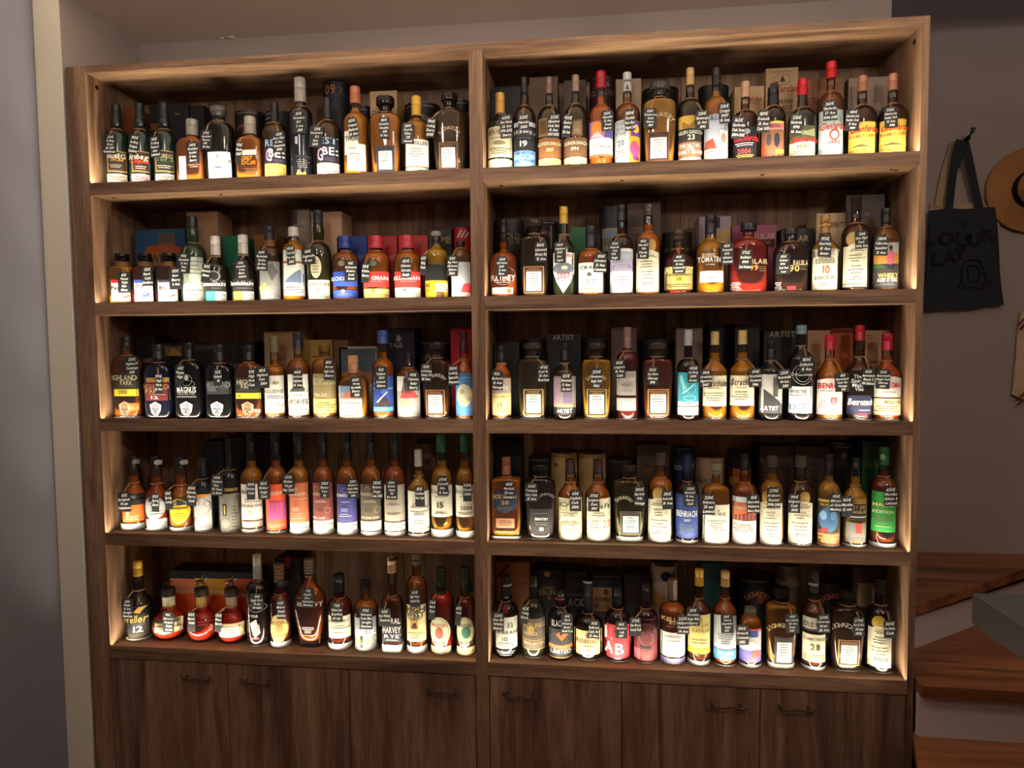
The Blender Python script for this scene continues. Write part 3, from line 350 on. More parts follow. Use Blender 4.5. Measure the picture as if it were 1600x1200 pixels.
BOTTLES['R4'] = '''
q|767 816|714 741 745 749|14 16|c05a14|a66c4c|g 24304c 771 766 808 766 808 794 789 803 771 794;T 788 776 7 37 c8a070 MORTLACH;T 789 785 6 12 c8a070 20;l 776 791 802 796 2 c8b090;L 775 810 804 825 a8744e;l 777 813 802 822 3 d8a884;B 8|795 766 17 30 0 410€/Mortlach/20 ans/Cowie's|flat square amber bottle, navy pentagon label
g|820 869|725 735 744 756|26 19|!1c1715|~3c3430|A 853 778 15 4 a8a8a8 SIGNATORY;L 828 795 863 835 1c1b1c;l 833 801 858 803 1 c8c8c8;T 846 811 4 20 efefef SIGNATORY;l 834 815 858 821 2 c8c8c8;p 843 824 849 829 efefef;B 10|830 769 20 30 1 320€/Tormore/Very Cask/35 Ans|wide black decanter bottle, black label with white print
s|872 911|717 740 753 773|16 17|c07a1e|3b2427|L 871 779 909 843 ebe2c0;r 880 790 14 16 7a7660;r 893 794 18 20 6a6650;T 890 789 7 32 5f5b48 Craft;l 875 800 906 808 2 8a8668;T 892 828 5 22 8a8668 Distillers;l 875 814 906 822 3 9a9678;o 874 826 6 12 e8a888;B 7|899 782 18 34 0 65€/Craigellachie/Cask/2006|amber bottle, dark cap, ornate cream label
s|914 955|718 740 753 773|16 17|c0741e|3b2427|L 917 779 954 843 ebe2c6;r 922 792 14 16 7a7660;T 938 791 7 28 5f5b48 Craft;l 920 800 950 808 2 8a8668;T 948 820 12 11 e08878 23;l 920 812 940 832 4 9a9678;B 7|928 784 18 31 1 375€/Longshore/Dust/1997|amber bottle, ornate cream label with red 23
g|957 1010|726 737 746 757|23 20|4a4416|~544a42|A 975 783 14 5 c8c0a0 SIGNATORY;S 969 799 1002 836 5a5a44 c4d2cc;B 12|999 775 17 33 -1 300€/Glen Keith/1991/Vintage|wide green-gold decanter bottle, pale blue-green label
g2|1011 1053|706 727 745 764|16 16|a8641e|#8a7c70|O 1029 773 17 23 c8a458;M 1014 782 1049 846;B 7|1043 781 17 31 -3 195€/Auchroisk/19 Ans|amber bottle, gold seal, tag on right shoulder
r|1054 1093|710 736 752 770|14 14|2c1c22|25304e|L 1054 773 1092 841 2b4386;T 1074 803 9 29 d8dff0 BENRIACH;T 1074 813 4 10 c8d0e8 2007;l 1060 779 1086 790 3 8a9ad0;l 1060 819 1086 836 6 a8b8e0;B 8|1078 775 20 34 0 225€/Benriach/14 Ans/Sherry/Cask|dark bottle, navy cap, royal blue label
w2|1096 1141|723 735 756 768|18 12|b85a20|~c0b4a4|L 1099 789 1141 850 eee6d2;g 7a7a6a 1121 799 1123 796 1125 799;T 1123 804 5 22 77756a AULTMORE;l 1106 813 1136 845 9 c8c0ae;B 6|1107 788 20 34 1 320€/Aultmore/25 ans/Limited|amber bottle, glass stopper, large cream label
r|1142 1184|709 734 753 772|15 15|7a2c18|16161a|L 1143 777 1183 813 c89478;p 1143 777 1183 785 cfd4dc;T 1158 789 6 20 c0483c EXMOOR;g d86a38 1143 797 1183 800 1183 813 1143 813;g 7a3a3a 1150 806 1166 802 1183 806 1183 813 1150 813;L 1143 814 1183 848 ecd4cf;l 1148 819 1178 832 4 b09088;B 8|1177 787 20 32 -2 115€/Glenrothes/Palmera/Sherry Butt|dark amber bottle, sunset picture label
g2|1185 1226|711 729 751 772|18 18|8f4a1c|#8a7c70|O 1198 779 10 22 b89050;M 1186 787 1223 850;B 6|1209 777 21 34 -1 270€/Ardmore/Peated/1998-2015|amber bottle, tall ivory label, tag over shoulder
g2|1229 1271|711 729 752 772|18 17|3c1a12|#8a7c70|O 1258 779 17 22 c8a458;M 1235 787 1271 850;B 6|1241 786 19 32 1 190€/Inchgower/Cask/2005|dark bottle, gold seal, tall ivory label
r|1275 1314|709 735 752 773|14 15|9a7a1a|1a1a1c|L 1275 780 1313 853 2f2a20;p 1276 781 1312 785 c8a04a;T 1283 789 4 14 e0b860 THE NIGHT;o 1294 812 32 40 3d6894;o 1288 806 9 14 7aa8cc;o 1302 806 9 14 5888b4;g 8a3038 1280 829 1292 824 1296 830 1282 833;p 1275 833 1313 853 8a5a2a;l 1278 835 1310 849 5 f0c880;B 6|1306 785 19 32 0 195€/Milroys/of Soho/Monkey|amber bottle, dark label with blue painted scene
s|1316 1355|715 731 758 776|13 16|b8901c|1d1d1e|L 1330 779 1355 788 a07430;L 1330 788 1355 814 1d1c1b;T 1343 793 5 22 b0925a KEY SPEY;T 1343 800 4 20 c8a464 MACALLAN;l 1330 806 1354 810 1 efefef;L 1325 817 1354 848 716f6e;p 1337 818 1347 834 e03a32;l 1328 840 1351 846 2 c8a464;B 8|1324 791 18 34 -2 160€/Macallan/12 ans|gold bottle, grey label with red flag
r|1358 1402|698 726 744 766|16 16|5a1a10|1f5c34|o 1380 714 7 10 8ab878;L 1361 769 1401 832 2f9440;T 1379 789 5 36 d8c880 MACALLAN;l 1366 795 1396 797 1 b8d890;T 1381 800 4 24 d8d890 EDITION;l 1367 805 1395 818 5 a8d080;l 1367 822 1395 824 1 d8d890;B 12|1392 775 21 34 -1 650€/Macallan/Edition 4/Limited|dark red bottle, green cap, bright green label'''
BOTTLES['L5'] = '''
s|197 237|877 899 921 944|13 15|1f120f|d0a23a|L 198 949 237 999 23211f;g d0a850 207 958 214 950 222 950 216 960;T 214 968 10 30 d6b45e Weller;l 204 975 230 979 2 cccccc;T 214 984 8 10 f0efe8 12;l 201 991 232 996 2 c8a850;B 8|199 951 18 30 -1 215€/Weller/12 Ans/Straight/Bourbon|dark bottle, gold cap, black label with gold script
k|240 291|918 930 946 962|20 17|b02a14|1f1a18|c 256 930 274 946 d8c8a8;L 240 970 291 990 ecd9ac;l 244 974 262 985 4 a88a5a;l 270 973 288 984 4 a88a5a;H 905|263 972 18 31 2 98€/Blanton's/Original/Single/Barrel|round faceted red bottle, rider stopper, cream neck
k|294 339|918 930 946 962|20 14|c02414|2a221c|c 311 930 324 946 b08a3c;l 300 967 332 979 3 e86a5a;l 322 980 334 990 4 f0b0a0;H 897|299 971 12 31 2 165€/Blanton's/Gold|round faceted bright red bottle, gold neck
k|341 386|918 930 946 962|20 16|a01f1c|241c18|c 355 930 372 946 8a6a52;L 341 976 386 997 dcbf94;p 345 981 369 994 ece6d6;l 347 983 367 992 5 888878;H 898|341 972 10 30 5 130€/Blant/Barrel|round faceted crimson bottle, bronze neck, cream band
r|386 422|866 904 907 922|13 13|!190f10|a8a49e|r 403 950 30 14 c8c8c8;T 395 963 4 14 efefef 10 YEAR;g c8c8cc 390 974 400 968 404 985 396 994;g 9a9aa0 396 984 404 976 406 990 398 998;p 391 996 404 999 a85048;B 12|401 940 20 25 -1 88€/Eagle Rare/10 ans/Straight|slim black bottle, silver cap, eagle drawing
r|422 454|881 908 927 938|16 16|5f101c|#a88a68|p 433 909 447 918 26201e;O 436 983 29 44 e9c573;r 436 983 25 39 8a7430;T 436 974 5 22 5f5430 MICHTERS;o 436 983 10 14 a89048;T 436 995 4 18 6a5c34 BOURBON;B 12|439 952 14 30 -2 62€/Michter's/Small/Bourbon|dark red bottle, oval yellow label, clear stopper
t|459 510|873 896 900 936|15 12|7c2a14|#a89c92|T 470 944 7 14 dcd0c8 ANG;T 494 945 7 15 dcd0c8 NVY;T 468 934 3 8 dcd0c8 est;l 472 979 490 990 4 e8e0d8;p 468 992 494 993 b8784a;B 14|481 934 19 30 0 75€/Angel's/Envy/Kentucky/Bourbon|teardrop-shaped amber bottle with clear stopper
r|512 551|896 922 933 950|16 16|5a1414|1a1a1c|L 512 964 550 998 ece3ce;T 533 972 4 30 6a6456 WATERBURY;l 516 977 544 984 2 aaa08c;l 516 988 540 990 1 8a8474;B 14|526 956 18 30 -1 75€/Widow Jane/Bourbon/10 ans|dark red bottle, black cap, wide cream label
r|553 591|906 916 937 954|16 15|cf5a1e|1b1b1d|L 553 966 585 1014 98a2ac;T 562 988 9 13 f0f0f4 TRUE;T 576 988 9 18 f0f0f4 BLUE;l 556 971 582 981 3 d8dce0;T 569 1003 7 28 c8a85a STRAIGHT;p 563 994 567 1012 2c2c2c;B 9|572 966 20 34 0 175€/Balcones/True Blue/Straight/Bourbon|bright orange bottle, silver-blue printed label
q|597 630|871 894 930 946|13 13|5a2014|c0a080|p 607 871 620 877 3a201a;L 597 965 628 1003 262228;T 616 970 8 17 efe8ea ERAL;T 612 984 9 26 e8e0e4 HARVEY;T 612 994 5 22 e8e0e4 RYE;l 601 999 624 1001 1 efefef;B 18|601 964 19 28 0 62€/Rye Whisky/Sazerac|faceted red bottle, long clear neck, white-on-black print
r|634 668|865 876 900 918|13 13|7a2e14|~c8b89a|L 634 946 663 1003 ecd79f;T 648 953 8 27 2f2a22 HIGH;T 648 961 7 26 2f2a22 WEST;T 648 967 4 22 4a4438 WHISKEY;p 640 969 653 984 d49a4a;g 4a2c18 642 982 645 974 650 973 652 982;l 637 988 660 999 3 9a8c60;B 16|648 934 16 28 -2 62€/High West/Double Rye|tall brown bottle, cream label with horse rider
r|672 709|886 912 924 940|15 16|9a1a1c|#4a5440|p 684 911 696 919 1f2a22;p 682 921 696 928 2a1a1a;O 686 988 32 47 d9d8b0;r 686 988 28 42 5f7a5a;T 686 978 5 24 c05a4a MICHTERS;o 686 990 13 17 b85a4a;T 686 1005 4 18 5f7a5a RYE;L 672 1011 703 1025 e9e0b2;l 676 1015 700 1021 2 a8a070;B 4|675 952 10 32 4 75€/Mich/Rye|bright red bottle, oval green-rimmed label
r|712 743|886 912 932 942|15 15|5a1216|#44503f|p 723 912 738 926 1f2a22;O 728 988 31 47 d9d2a4;r 728 988 27 42 2f6a5a;T 728 978 5 24 2f5a4a MICHTERS;o 728 989 14 18 3f7a6a;T 728 1005 4 18 2f5a4a RYE;L 713 1012 743 1024 efe0a0;l 716 1016 740 1020 1 a8a070;B 8|716 961 9 32 5 62€/Toasted|dark red bottle, oval dark green label, beside post'''
BOTTLES['R5'] = '''
b|771 811|899 930 938 958|15 16|!16130f|1a1a1b|o 790 952 9 13 8a1a20;p 785 914 799 917 9a9a98;L 774 965 807 1014 dcdcd2;T 797 978 7 9 8a8a80 22;T 791 989 5 30 55554c WIRRAN;T 789 999 6 9 6a6a60 10;l 777 1004 803 1010 2 888880;l 774 1017 806 1026 3 e8e8e0|778 971 19 30 1 220€/Glen Els/Whisky/Sherry|black bottle, white label 10, red wax seal
b|815 853|899 934 936 956|14 16|!1f2318|1b1a1b|L 815 967 851 1016 6b5e53;T 833 977 7 32 d0b070 TEELING;o 829 984 12 12 c8a050;T 829 990 5 20 d8bb7a WHISKEY;l 819 996 846 998 1 d0b070;p 815 1000 851 1001 c8a050;T 833 1005 4 28 d8bb7a SMALL BATCH;p 815 1014 851 1015 c8a050;B 10|820 960 12 30 6 42€/Teeling/Batch|dark green bottle, taupe label with gold print
r|856 896|921 941 947 966|15 16|!151518|1a1618|p 866 935 882 938 a8343a;T 871 974 9 17 dcdcdc BLACK;L 857 983 895 1030 2c2d30;g c8763a 868 992 874 987 876 994 882 986 888 992 878 1002;p 857 1008 895 1014 c8763a;p 857 1027 895 1029 d8a878;T 876 1018 6 30 b8b0a8 LIMITED;r 876 1000 34 24 7a7a80|886 974 18 33 -1 45€/Black/Whiskey/Batch/Small Rye|black bottle, orange bird label
r|896 942|909 954 957 974|14 15|!1c0f0c|23262a|p 911 909 925 912 a8a8a4;L 896 986 941 1024 efd79a;o 919 994 8 8 7a5a3a;T 919 1003 6 34 7a6a4a REDBREAST;l 905 1009 932 1012 1 a89060;T 919 1016 3 8 7a6a4a 12;B 12|928 983 17 30 2 85€/Redbreast/Cask Str/12 Ans|squat dark bottle, yellow cream label
r|943 987|917 943 950 972|15 16|!221012|1f2226|L 943 977 987 1029 dd3c48;T 950 990 19 10 f8eeee L;T 951 1012 16 11 f8eeee A;T 968 1014 16 12 f8eeee B;l 958 985 978 996 4 a82834;B 10|971 984 18 28 -1 110€/Method/Lab/007|dark bottle, red label with big white letters
r|989 1029|910 936 949 967|14 17|!2a1114|241c1c|L 991 968 1028 1033 7a2f36;l 995 974 1024 982 3 b8606a;r 1010 998 22 22 c88088;T 1010 987 5 20 1c1416 MONDSCHN;p 1000 1009 1018 1014 1c1416;l 993 1017 1026 1030 4 e0a0a8;p 991 1014 1000 1031 d0606c;B 4|993 979 18 31 -2 170€/Glen Moray/Small Fish|dark bottle with pink filigree printed label
r|1030 1072|904 938 941 954|16 13|c8701e|#b89c7c|p 1052 907 1058 938 d8d0c8;T 1050 968 6 28 e8b880 KELLY;T 1054 974 4 14 e8b880 ROO;l 1040 979 1062 980 1 e8b880;L 1033 989 1072 1027 eeeae6;T 1053 996 4 26 8a8884 CHARDONNAY;l 1040 1001 1064 1004 1 aaaaaa;l 1040 1020 1064 1022 1 888888;p 1033 1029 1072 1036 8a84b8;B 6|1067 976 19 31 -2 225€/Hellyers/Tasmania/14 Ans|orange bottle, wide white label, lilac base strip
s|1073 1111|889 914 934 952|14 13|4f1a10|d4ab3e|L 1076 961 1111 1022 e8d488;T 1096 977 6 22 b8a040 KAVALAN;o 1095 970 6 8 c8a84a;T 1096 986 6 24 a08c38 KAVALAN;l 1080 998 1108 1008 2 b8a458;p 1076 1014 1111 1022 f0c030;B 12|1083 963 20 31 -2 210€/Kavalan/Single Malt/Sherry|red-brown bottle, gold cap, cream yellow label
s|1113 1152|892 915 934 954|14 14|8a2f18|c4a268|L 1116 964 1152 1015 c4c8d0;o 1135 967 34 12 c4c8d0;l 1122 990 1146 1008 5 a8acb8;L 1117 1016 1152 1032 5a9cc8;T 1135 1021 4 20 f0f4f8 EX CARRE;l 1121 1027 1148 1030 2 d8e8f0;B 6|1136 974 19 32 -3 210€/Amrut/Bourbon/Single/2015|red-amber bottle, silver label above blue strip
r|1153 1191|949 957 961 976|18 17|b8741f|~b8a890|L 1154 983 1191 1017 c8c4c4;p 1154 983 1191 986 d84a5a;g 2c4a9c 1167 988 1185 986 1185 996 1172 996;g e8e4e0 1160 1010 1176 1002 1190 1012 1190 1017;L 1154 1017 1191 1035 6a62b8;o 1182 1023 16 13 e8584a;l 1158 1028 1176 1032 1 d8b0d8;B 9|1160 992 20 33 -1 190€/Armorik/Connois/2012|short amber bottle, blue and red picture label
g|1194 1246|918 934 939 951|26 22|c08a1c|~2f2724|A 1219 985 19 6 e8d088 SIGNATORY;S 1210 995 1241 1039 3a1a18 ede4d2;B 14|1238 974 21 33 -3 195€/Port Dundas/25 Ans/Grain/1995|wide golden decanter bottle, cork-dark stopper
s|1251 1292|891 925 937 955|14 16|4a1814|3a3c3c|p 1265 912 1279 916 b8b8a8;L 1252 966 1291 986 c8c0a8;T 1272 977 6 34 34302a OLD PARTIC;p 1252 984 1291 987 1f1f1f;L 1252 992 1291 1035 e6dcc0;T 1272 1000 4 34 7a705a CAMERONBRIDGE;T 1274 1012 8 13 6a604a 28;l 1256 1019 1284 1020 1 a89c80;p 1252 1024 1291 1034 b8a888;o 1286 1028 5 8 e0b040;B 10|1287 974 20 32 -2 220€/Cameronbr/Grain/28 Ans|dark red bottle, grey cap, two cream labels 28
g|1296 1350|924 938 944 957|25 22|!241813|~433934|A 1318 984 17 6 b8b0a8 SIGNATORY;S 1310 1000 1344 1041 b87a34 e9e2d4;B 14|1342 979 18 33 -1 270€/North Brit/Grain/1990|wide near-black decanter bottle, orange-framed label
g2|1352 1397|904 925 944 966|18 18|!1a1214|#544a48|O 1375 975 19 23 d0a83c;M 1356 983 1394 1044;B 8|1390 983 18 31 -3 360€/Port Dundas/Cask|black bottle, gold seal, ivory label, beside right panel'''
# box or tube: kind|x0 x1 top|colour|marks|look       (b = carton, t = round tube, d = open deep box)
BOXES = {}
BOXES['L1'] = '''
b|193 216 168|7c4223|r 206 180 8 12 a8603a|narrow reddish wooden carton
b|234 296 164|17181c|T 243 198 8 18 b07a3a SERI;o 275 178 2 2 d8c8a0;o 279 178 2 2 d8c8a0|wide black carton, gold letters and two dots
b|298 320 165|101114||narrow plain black carton
t|358 404 171|121013|p 358 175 404 176 b8a890;A 381 203 15 5 b06a58 SIGNATORY;o 384 205 12 12 8a3a30|black tube with red printed arc
t|407 451 171|16181c|p 409 176 424 178 b8bcc0;p 409 183 424 185 b8bcc0;p 409 190 424 192 b8bcc0;T 411 202 9 8 8a98a8 RE|black tube with silver stripes
t|498 540 118|11151f|T 515 139 13 16 c07a5a 09;T 528 140 11 11 6a5850 .2;T 513 152 7 8 4a5058 FI|tall navy tube printed 09.2
t|541 577 163|15171a|p 543 170 576 171 b8bcc0;l 545 174 573 186 4 9a9a9a|charcoal tube with thin silver stripes
b|578 621 142|b09468|l 582 168 600 180 3 907850|pale tan carton
t|626 682 158|141214|p 626 164 682 165 b8b4ac;A 655 190 20 6 c0a070 SIGNATORY|black tube with silver rim band
t|706 733 155|141214|p 708 160 733 161 b8b4ac;T 725 178 6 16 c0a070 TORY|black tube half hidden at the middle post'''
BOXES['R1'] = '''
b|765 814 136|15191b||dark green-black carton
b|827 872 120|5c4634|l 839 128 852 136 2 b87838;l 839 138 852 172 10 a86a34|brown carton with orange column of print
b|881 916 125|42342a||dark brown carton
t|921 962 117|3a1620|T 942 144 7 34 a88a80 CLYNELISH;g a89088 946 134 950 126 953 134|maroon tube with name in grey
b|962 1002 123|a59379||plain cream carton
t|1005 1064 133|17150f|p 1006 139 1063 140 8a8474;T 1046 158 5 12 8a7454 TO|black tube with worn gold letters
t|1094 1143 130|131313|p 1095 136 1142 137 555555|glossy black tube
b|1147 1194 135|b59468|T 1178 154 7 20 b03a3a farclas;l 1170 160 1188 162 1 8a6a4a|tan carton with red script
b|1196 1247 106|a98a64|r 1222 124 26 18 4a3a2c;g 4a3a2c 1218 128 1223 117 1227 128;g 5a4a3a 1203 131 1216 127 1216 135 1203 135;T 1230 138 9 26 a83438 farclas;l 1204 111 1240 113 1 7a6248;T 1228 158 5 18 6a5642 HLAND;T 1226 168 5 20 6a5642 MALT;T 1228 178 5 16 6a5642 SCOTCH|tall kraft carton with engraved church scene
b|1253 1319 123|7b5230|T 1277 158 10 26 8f4030 Glenf;p 1254 125 1318 126 b08850|wide brown carton with faded red script
b|1325 1412 120|8d7c6d|p 1345 124 1346 180 7a6a5c;p 1368 124 1369 180 9a8a7c|widest greige carton by the right panel'''
BOXES['L2'] = '''
b|212 290 358|1c4a6b|g c0602c 224 400 230 386 246 382 270 382 286 388 292 400;p 248 364 274 382 7a6a60;l 249 366 273 380 4 4a3c34;p 238 394 268 416 b08458;T 247 404 12 22 5a3a20 WH|blue carton with picture of an orange bottle
b|292 341 331|9a785a||tall plain tan carton
b|348 377 368|125c46||dark green carton
b|398 432 366|6a4a24||brown-gold carton
t|449 487 326|8a8278|T 468 354 3 14 4a4038 ISLE;T 474 363 6 22 b09050 CAOL ILA;g 5a5a5a 451 350 458 338 466 350;p 449 326 464 350 5f5c58|grey picture tube
b|487 535 331|b59474||pale peach carton
b|527 574 369|1f357f|T 559 402 7 22 7a88c0 OMAN;l 552 409 570 411 1 5a68a8|blue carton with pale letters
b|575 621 369|a2231f|T 608 402 7 22 d89080 OMAN;l 600 409 618 411 1 c85a50;g b84a40 598 384 616 372 616 380 602 388|red carton, left of the pair
b|623 669 368|a2231f|T 656 402 7 20 d89080 OMAN;l 650 409 667 411 1 c85a50;g b84a40 648 384 666 372 666 380 652 388|red carton, right of the pair
b|670 706 357|15140f|T 697 375 10 18 b09848 PE;T 680 365 4 14 b8a860 BIG|black carton with gold letters
t|706 737 353|a81f2c|g f0e8e8 713 371 720 359 723 359 716 371;g f0e8e8 719 371 726 359 729 359 722 371;g f0e8e8 725 371 731 361 732 364 728 371;p 706 353 737 355 3a3a44|red candy-striped tube'''
BOXES['R2'] = '''
t|769 818 341|1f1716|T 801 368 8 20 b09a7a OLD;T 804 376 8 24 b09a7a PULTEN;p 770 345 817 346 8a7a68;l 795 382 812 384 1 a89070|dark brown tube with cream lettering
t|819 873 344|171214|p 820 347 872 348 a8a8a4;A 851 368 12 5 b0786a SIGNATORY;p 860 352 862 388 a8a098|black tube with thin white bands
b|892 915 355|2a6b44||plain green carton
t|936 978 321|191a1e|p 937 356 976 392 a89c88;p 941 362 966 370 7a98ac;l 937 371 977 384 6 6a5c60|tall black tube, lower part pictured
b|980 1032 317|41322a|T 996 357 4 14 a08a70 CONN;T 996 362 4 14 a08a70 CHOICE|tall dark brown carton
t|1036 1085 361|1c1b14|T 1079 390 6 14 8a6a40 DY;T 1045 390 6 14 8a6a40 AB|olive black tube
b|1092 1142 338|8a7a84|g c8a868 1092 375 1142 355 1142 400 1092 400;p 1118 339 1125 356 241f24|lilac and sand carton
b|1143 1213 352|7a3450|T 1194 369 8 30 c8a888 ALBLAIR;p 1180 374 1210 386 3a1c2c;T 1192 379 4 22 c0704a EDITION|wide plum carton with pale letters
b|1220 1272 357|211b1c|T 1253 372 8 18 c8b08a LAIR;p 1228 358 1243 390 2e2a28|black carton with cream letters
b|1275 1321 333|b99f7c|T 1309 351 7 19 6a5440 SPIRITS|cream carton with brown letters
b|1321 1382 304|3c2f2b|T 1358 346 5 22 a08050 GORDON;T 1358 352 4 22 a08050 MACPHAIL;g a08050 1350 336 1352 330 1354 338 1357 330 1359 336|tall brown carton with gold stag emblem'''
BOXES['L3'] = '''
b|214 244 525|141417|T 229 563 6 17 a8946c LAND;r 215 545 12 22 6a6a60|black carton with silver ring and letters
b|245 303 536|19150f|p 258 541 284 556 8a6a38;g c8a060 262 556 270 543 280 548 284 556|black carton with gold ornament
b|304 342 537|1b1c20|T 320 543 5 28 8a8e94 HIGHLAND;l 322 548 333 550 1 8a8e94|charcoal carton with grey letters
b|343 397 534|131316|T 368 571 6 22 9a8c6c HLAND;r 359 553 14 26 7a7a78|black carton with upright silver loop
b|413 474 518|a58a68|T 442 561 4 12 8a7048 MALTS;l 437 568 448 572 1 8a7048|tall tan carton behind clear-capped bottle
b|475 520 531|a98a4c|p 488 556 498 558 8a3a30|mustard carton
b|521 544 531|6b5033||narrow brown carton
b|530 589 541|9a9890|p 533 545 588 600 5a6a78;g b87850 533 583 560 578 588 583 588 600 533 600|silver picture tin with evening sea view
b|608 648 512|171c33|g b8b8a8 618 532 622 522 628 530 624 534;T 619 539 7 20 c8c4b4 TALIS;l 611 545 628 546 1 a8a498|tall navy carton with seabird mark
t|651 704 533|181417|p 652 536 703 537 8a8a8c;A 676 562 17 6 a07a6a SIGNATORY|black tube with grey rim
b|704 737 513|a8161c||bright red carton at the middle post'''
BOXES['R3'] = '''
b|769 812 534|181516|T 798 547 3 12 5a544c SPIRITS|black carton with faint grey print
t|814 852 528|141315|p 815 533 851 534 3a3a3a|plain black tube, left
b|856 908 522|121214|T 880 527 8 33 b8b4ac ARTIST|black carton with white capitals, left
t|908 951 528|141315|p 909 533 950 534 3a3a3a|plain black tube, middle
b|955 995 511|5a4840|p 956 512 994 514 8a7868|taupe carton
t|1000 1054 530|131214|p 1001 534 1053 535 4a4a4a|broad black tube
b|1056 1098 511|6f6058|p 1057 511 1097 513 3a302c;o 1084 519 3 4 a89a90|grey-brown carton
t|1104 1141 505|0f1011|p 1105 506 1140 507 6a6a60|tall black tube behind script label bottles
b|1148 1187 505|0e0f10|p 1149 505 1186 506 5a5a50|tall black carton
b|1193 1245 517|121214|T 1222 522 8 36 b0aca6 ARTIST;l 1214 528 1232 529 1 777777|black carton with white capitals, right
b|1261 1297 516|b28c6c|T 1276 568 4 20 a85a48 BENROMACH|peach carton, left
b|1298 1333 513|9a4a1e|p 1298 514 1333 520 7a2420|orange brown carton with dark red top
b|1351 1393 516|b28f66|T 1368 566 4 22 a85a48 ROMACH;l 1354 522 1364 534 3 a0805c|peach carton, right'''
BOXES['L4'] = '''
b|315 350 690|10141d||big black carton
b|352 386 684|0e1016||tall dark carton
b|388 440 679|11100f|l 390 692 400 694 1 444444|broad black carton
t|646 680 690|6d5a48|p 647 691 679 694 2a2220;T 667 712 5 16 e0c8a8 LOCH;l 660 718 676 726 2 c8a888|bronze metallic tube'''
BOXES['R4'] = '''
b|767 815 689|0f131b||dark navy carton
t|824 859 716|141214|p 825 719 858 720 8a8a88|black tube with grey line, behind black decanter
t|859 902 707|b29a68|p 859 707 902 709 3a2f20;o 868 727 9 7 a8624a;p 859 714 902 715 8a7448|cream tube with red oval
t|903 948 708|b29a68|p 903 708 948 710 3a2f20;r 917 728 7 7 a88a60;p 903 715 948 716 8a7448|cream tube with faint ring
t|949 993 719|15110f|p 950 722 992 723 8a8a80|black tube, cream line
b|995 1046 695|4b3c37|T 1012 733 4 14 b09048 GORDON;T 1011 738 4 12 b09048 MACPH;g b09048 1015 726 1017 720 1019 728|taupe carton with gold letters
t|1053 1087 700|1b2a52|T 1058 729 11 10 c8ccd8 en;T 1084 729 10 6 c8ccd8 H;p 1056 701 1080 702 8a98b0|blue tube with white letters
t|1088 1136 714|a5886e|T 1105 752 7 26 7a6250 AULTM;p 1089 714 1135 716 2a2420|beige tube
t|1141 1180 704|141214|p 1141 733 1180 770 c87c38;o 1146 753 12 16 e0a060;T 1162 742 6 22 a8442c EXMOOR|black tube with sunset picture
b|1186 1240 698|392b29|T 1218 738 4 22 7a6048 GORDON;T 1218 743 4 22 7a6048 MACPHAIL|dark taupe carton, left of pair
b|1241 1296 698|392b29|g 8a6a48 1264 734 1268 726 1270 734 1273 725 1276 734;T 1268 738 4 22 8a6a48 GORDON;T 1268 743 4 24 8a6a48 MACPHAIL|dark taupe carton, right of pair
t|1297 1339 692|131212|p 1298 693 1320 694 b8b8b8;p 1303 698 1334 699 a8a8a8;o 1319 712 8 9 a89878;r 1319 712 12 12 6a5c48|tall black tube with gold swan mark
b|1347 1392 690|1b4a26|p 1348 709 1392 710 8a7a3c;T 1364 727 6 22 8a8a4a MACAL|tall green carton'''
BOXES['L5'] = '''
d|265 399 893|1a1c20|p 265 904 306 1000 d8805c;p 306 904 355 1000 d89a28;p 355 904 399 1000 c85c38;p 265 926 399 1000 e05c1c;T 288 923 7 28 efd0b0 Blanton's;T 342 925 7 28 f0dca0 Blanton's;T 386 929 7 22 f0d0b8 Blanton's|wide gift box, orange and yellow panels
b|430 470 872|16110f|r 463 910 18 22 8a4a38;p 432 873 468 874 6a5c50;g b8343a 447 870 453 870 453 888 450 884 447 888|black carton with red ribbon'''
BOXES['R5'] = '''
b|774 828 879|7d4a17|g 2c1c10 776 900 796 880 798 882 778 903;T 812 911 6 22 6a3c14 OSSAN|ochre carton with dark diagonal
b|834 881 892|181212|o 855 897 10 9 b8803c;T 857 918 4 18 c8a880 WHISKEY;T 855 925 8 24 b89468 EELIN;o 858 934 6 5 a86a3a|black carton with copper bird
b|882 916 895|1b1e1f|T 900 941 11 24 b8bcbc ACK;T 899 929 4 24 8a9090 BATCH SMALL|black carton with big grey letters
b|925 971 900|1d232c|p 926 918 956 955 c09a6c;o 947 925 9 9 7a4a34;T 942 936 6 24 5a3c2c REDBRE;o 932 946 9 9 9a6a4a;l 940 947 954 952 2 8a6448;p 926 900 970 901 5a6068|black carton with tan bird panel
b|975 1017 899|1b1214|T 991 926 7 18 5a2428 BOOM|black carton, dim red letters
t|1018 1060 881|b5aaa0|p 1018 881 1060 886 16140f;o 1041 901 18 15 2f3c8a;g 4a8a5a 1050 896 1056 895 1056 905 1050 904;g d8b060 1018 920 1036 930 1036 950 1018 950;T 1036 934 8 20 d8a84a LIM|cream tube with blue flower
b|1096 1135 880|1c4a52||dark teal carton
t|1153 1213 906|120f12|p 1154 909 1212 910 b0a8a0;A 1184 936 18 7 c89868 SIGNATORY;o 1189 937 12 14 b0502c|black tube with orange letters
t|1215 1255 885|4a3c30|p 1216 886 1254 890 7a6a54;T 1238 906 6 14 c8b090 OLD;T 1237 913 6 34 c8b090 PARTICULAR|brown tube with cream capitals
t|1275 1331 913|120e11|p 1277 914 1329 915 a8a098;A 1303 940 19 7 c85a48 SIGNATORY|black tube with red letters
b|1332 1386 887|3a2a28|p 1340 911 1366 948 a8906c;l 1344 920 1362 938 4 8a7450|brown carton with cream card panel'''
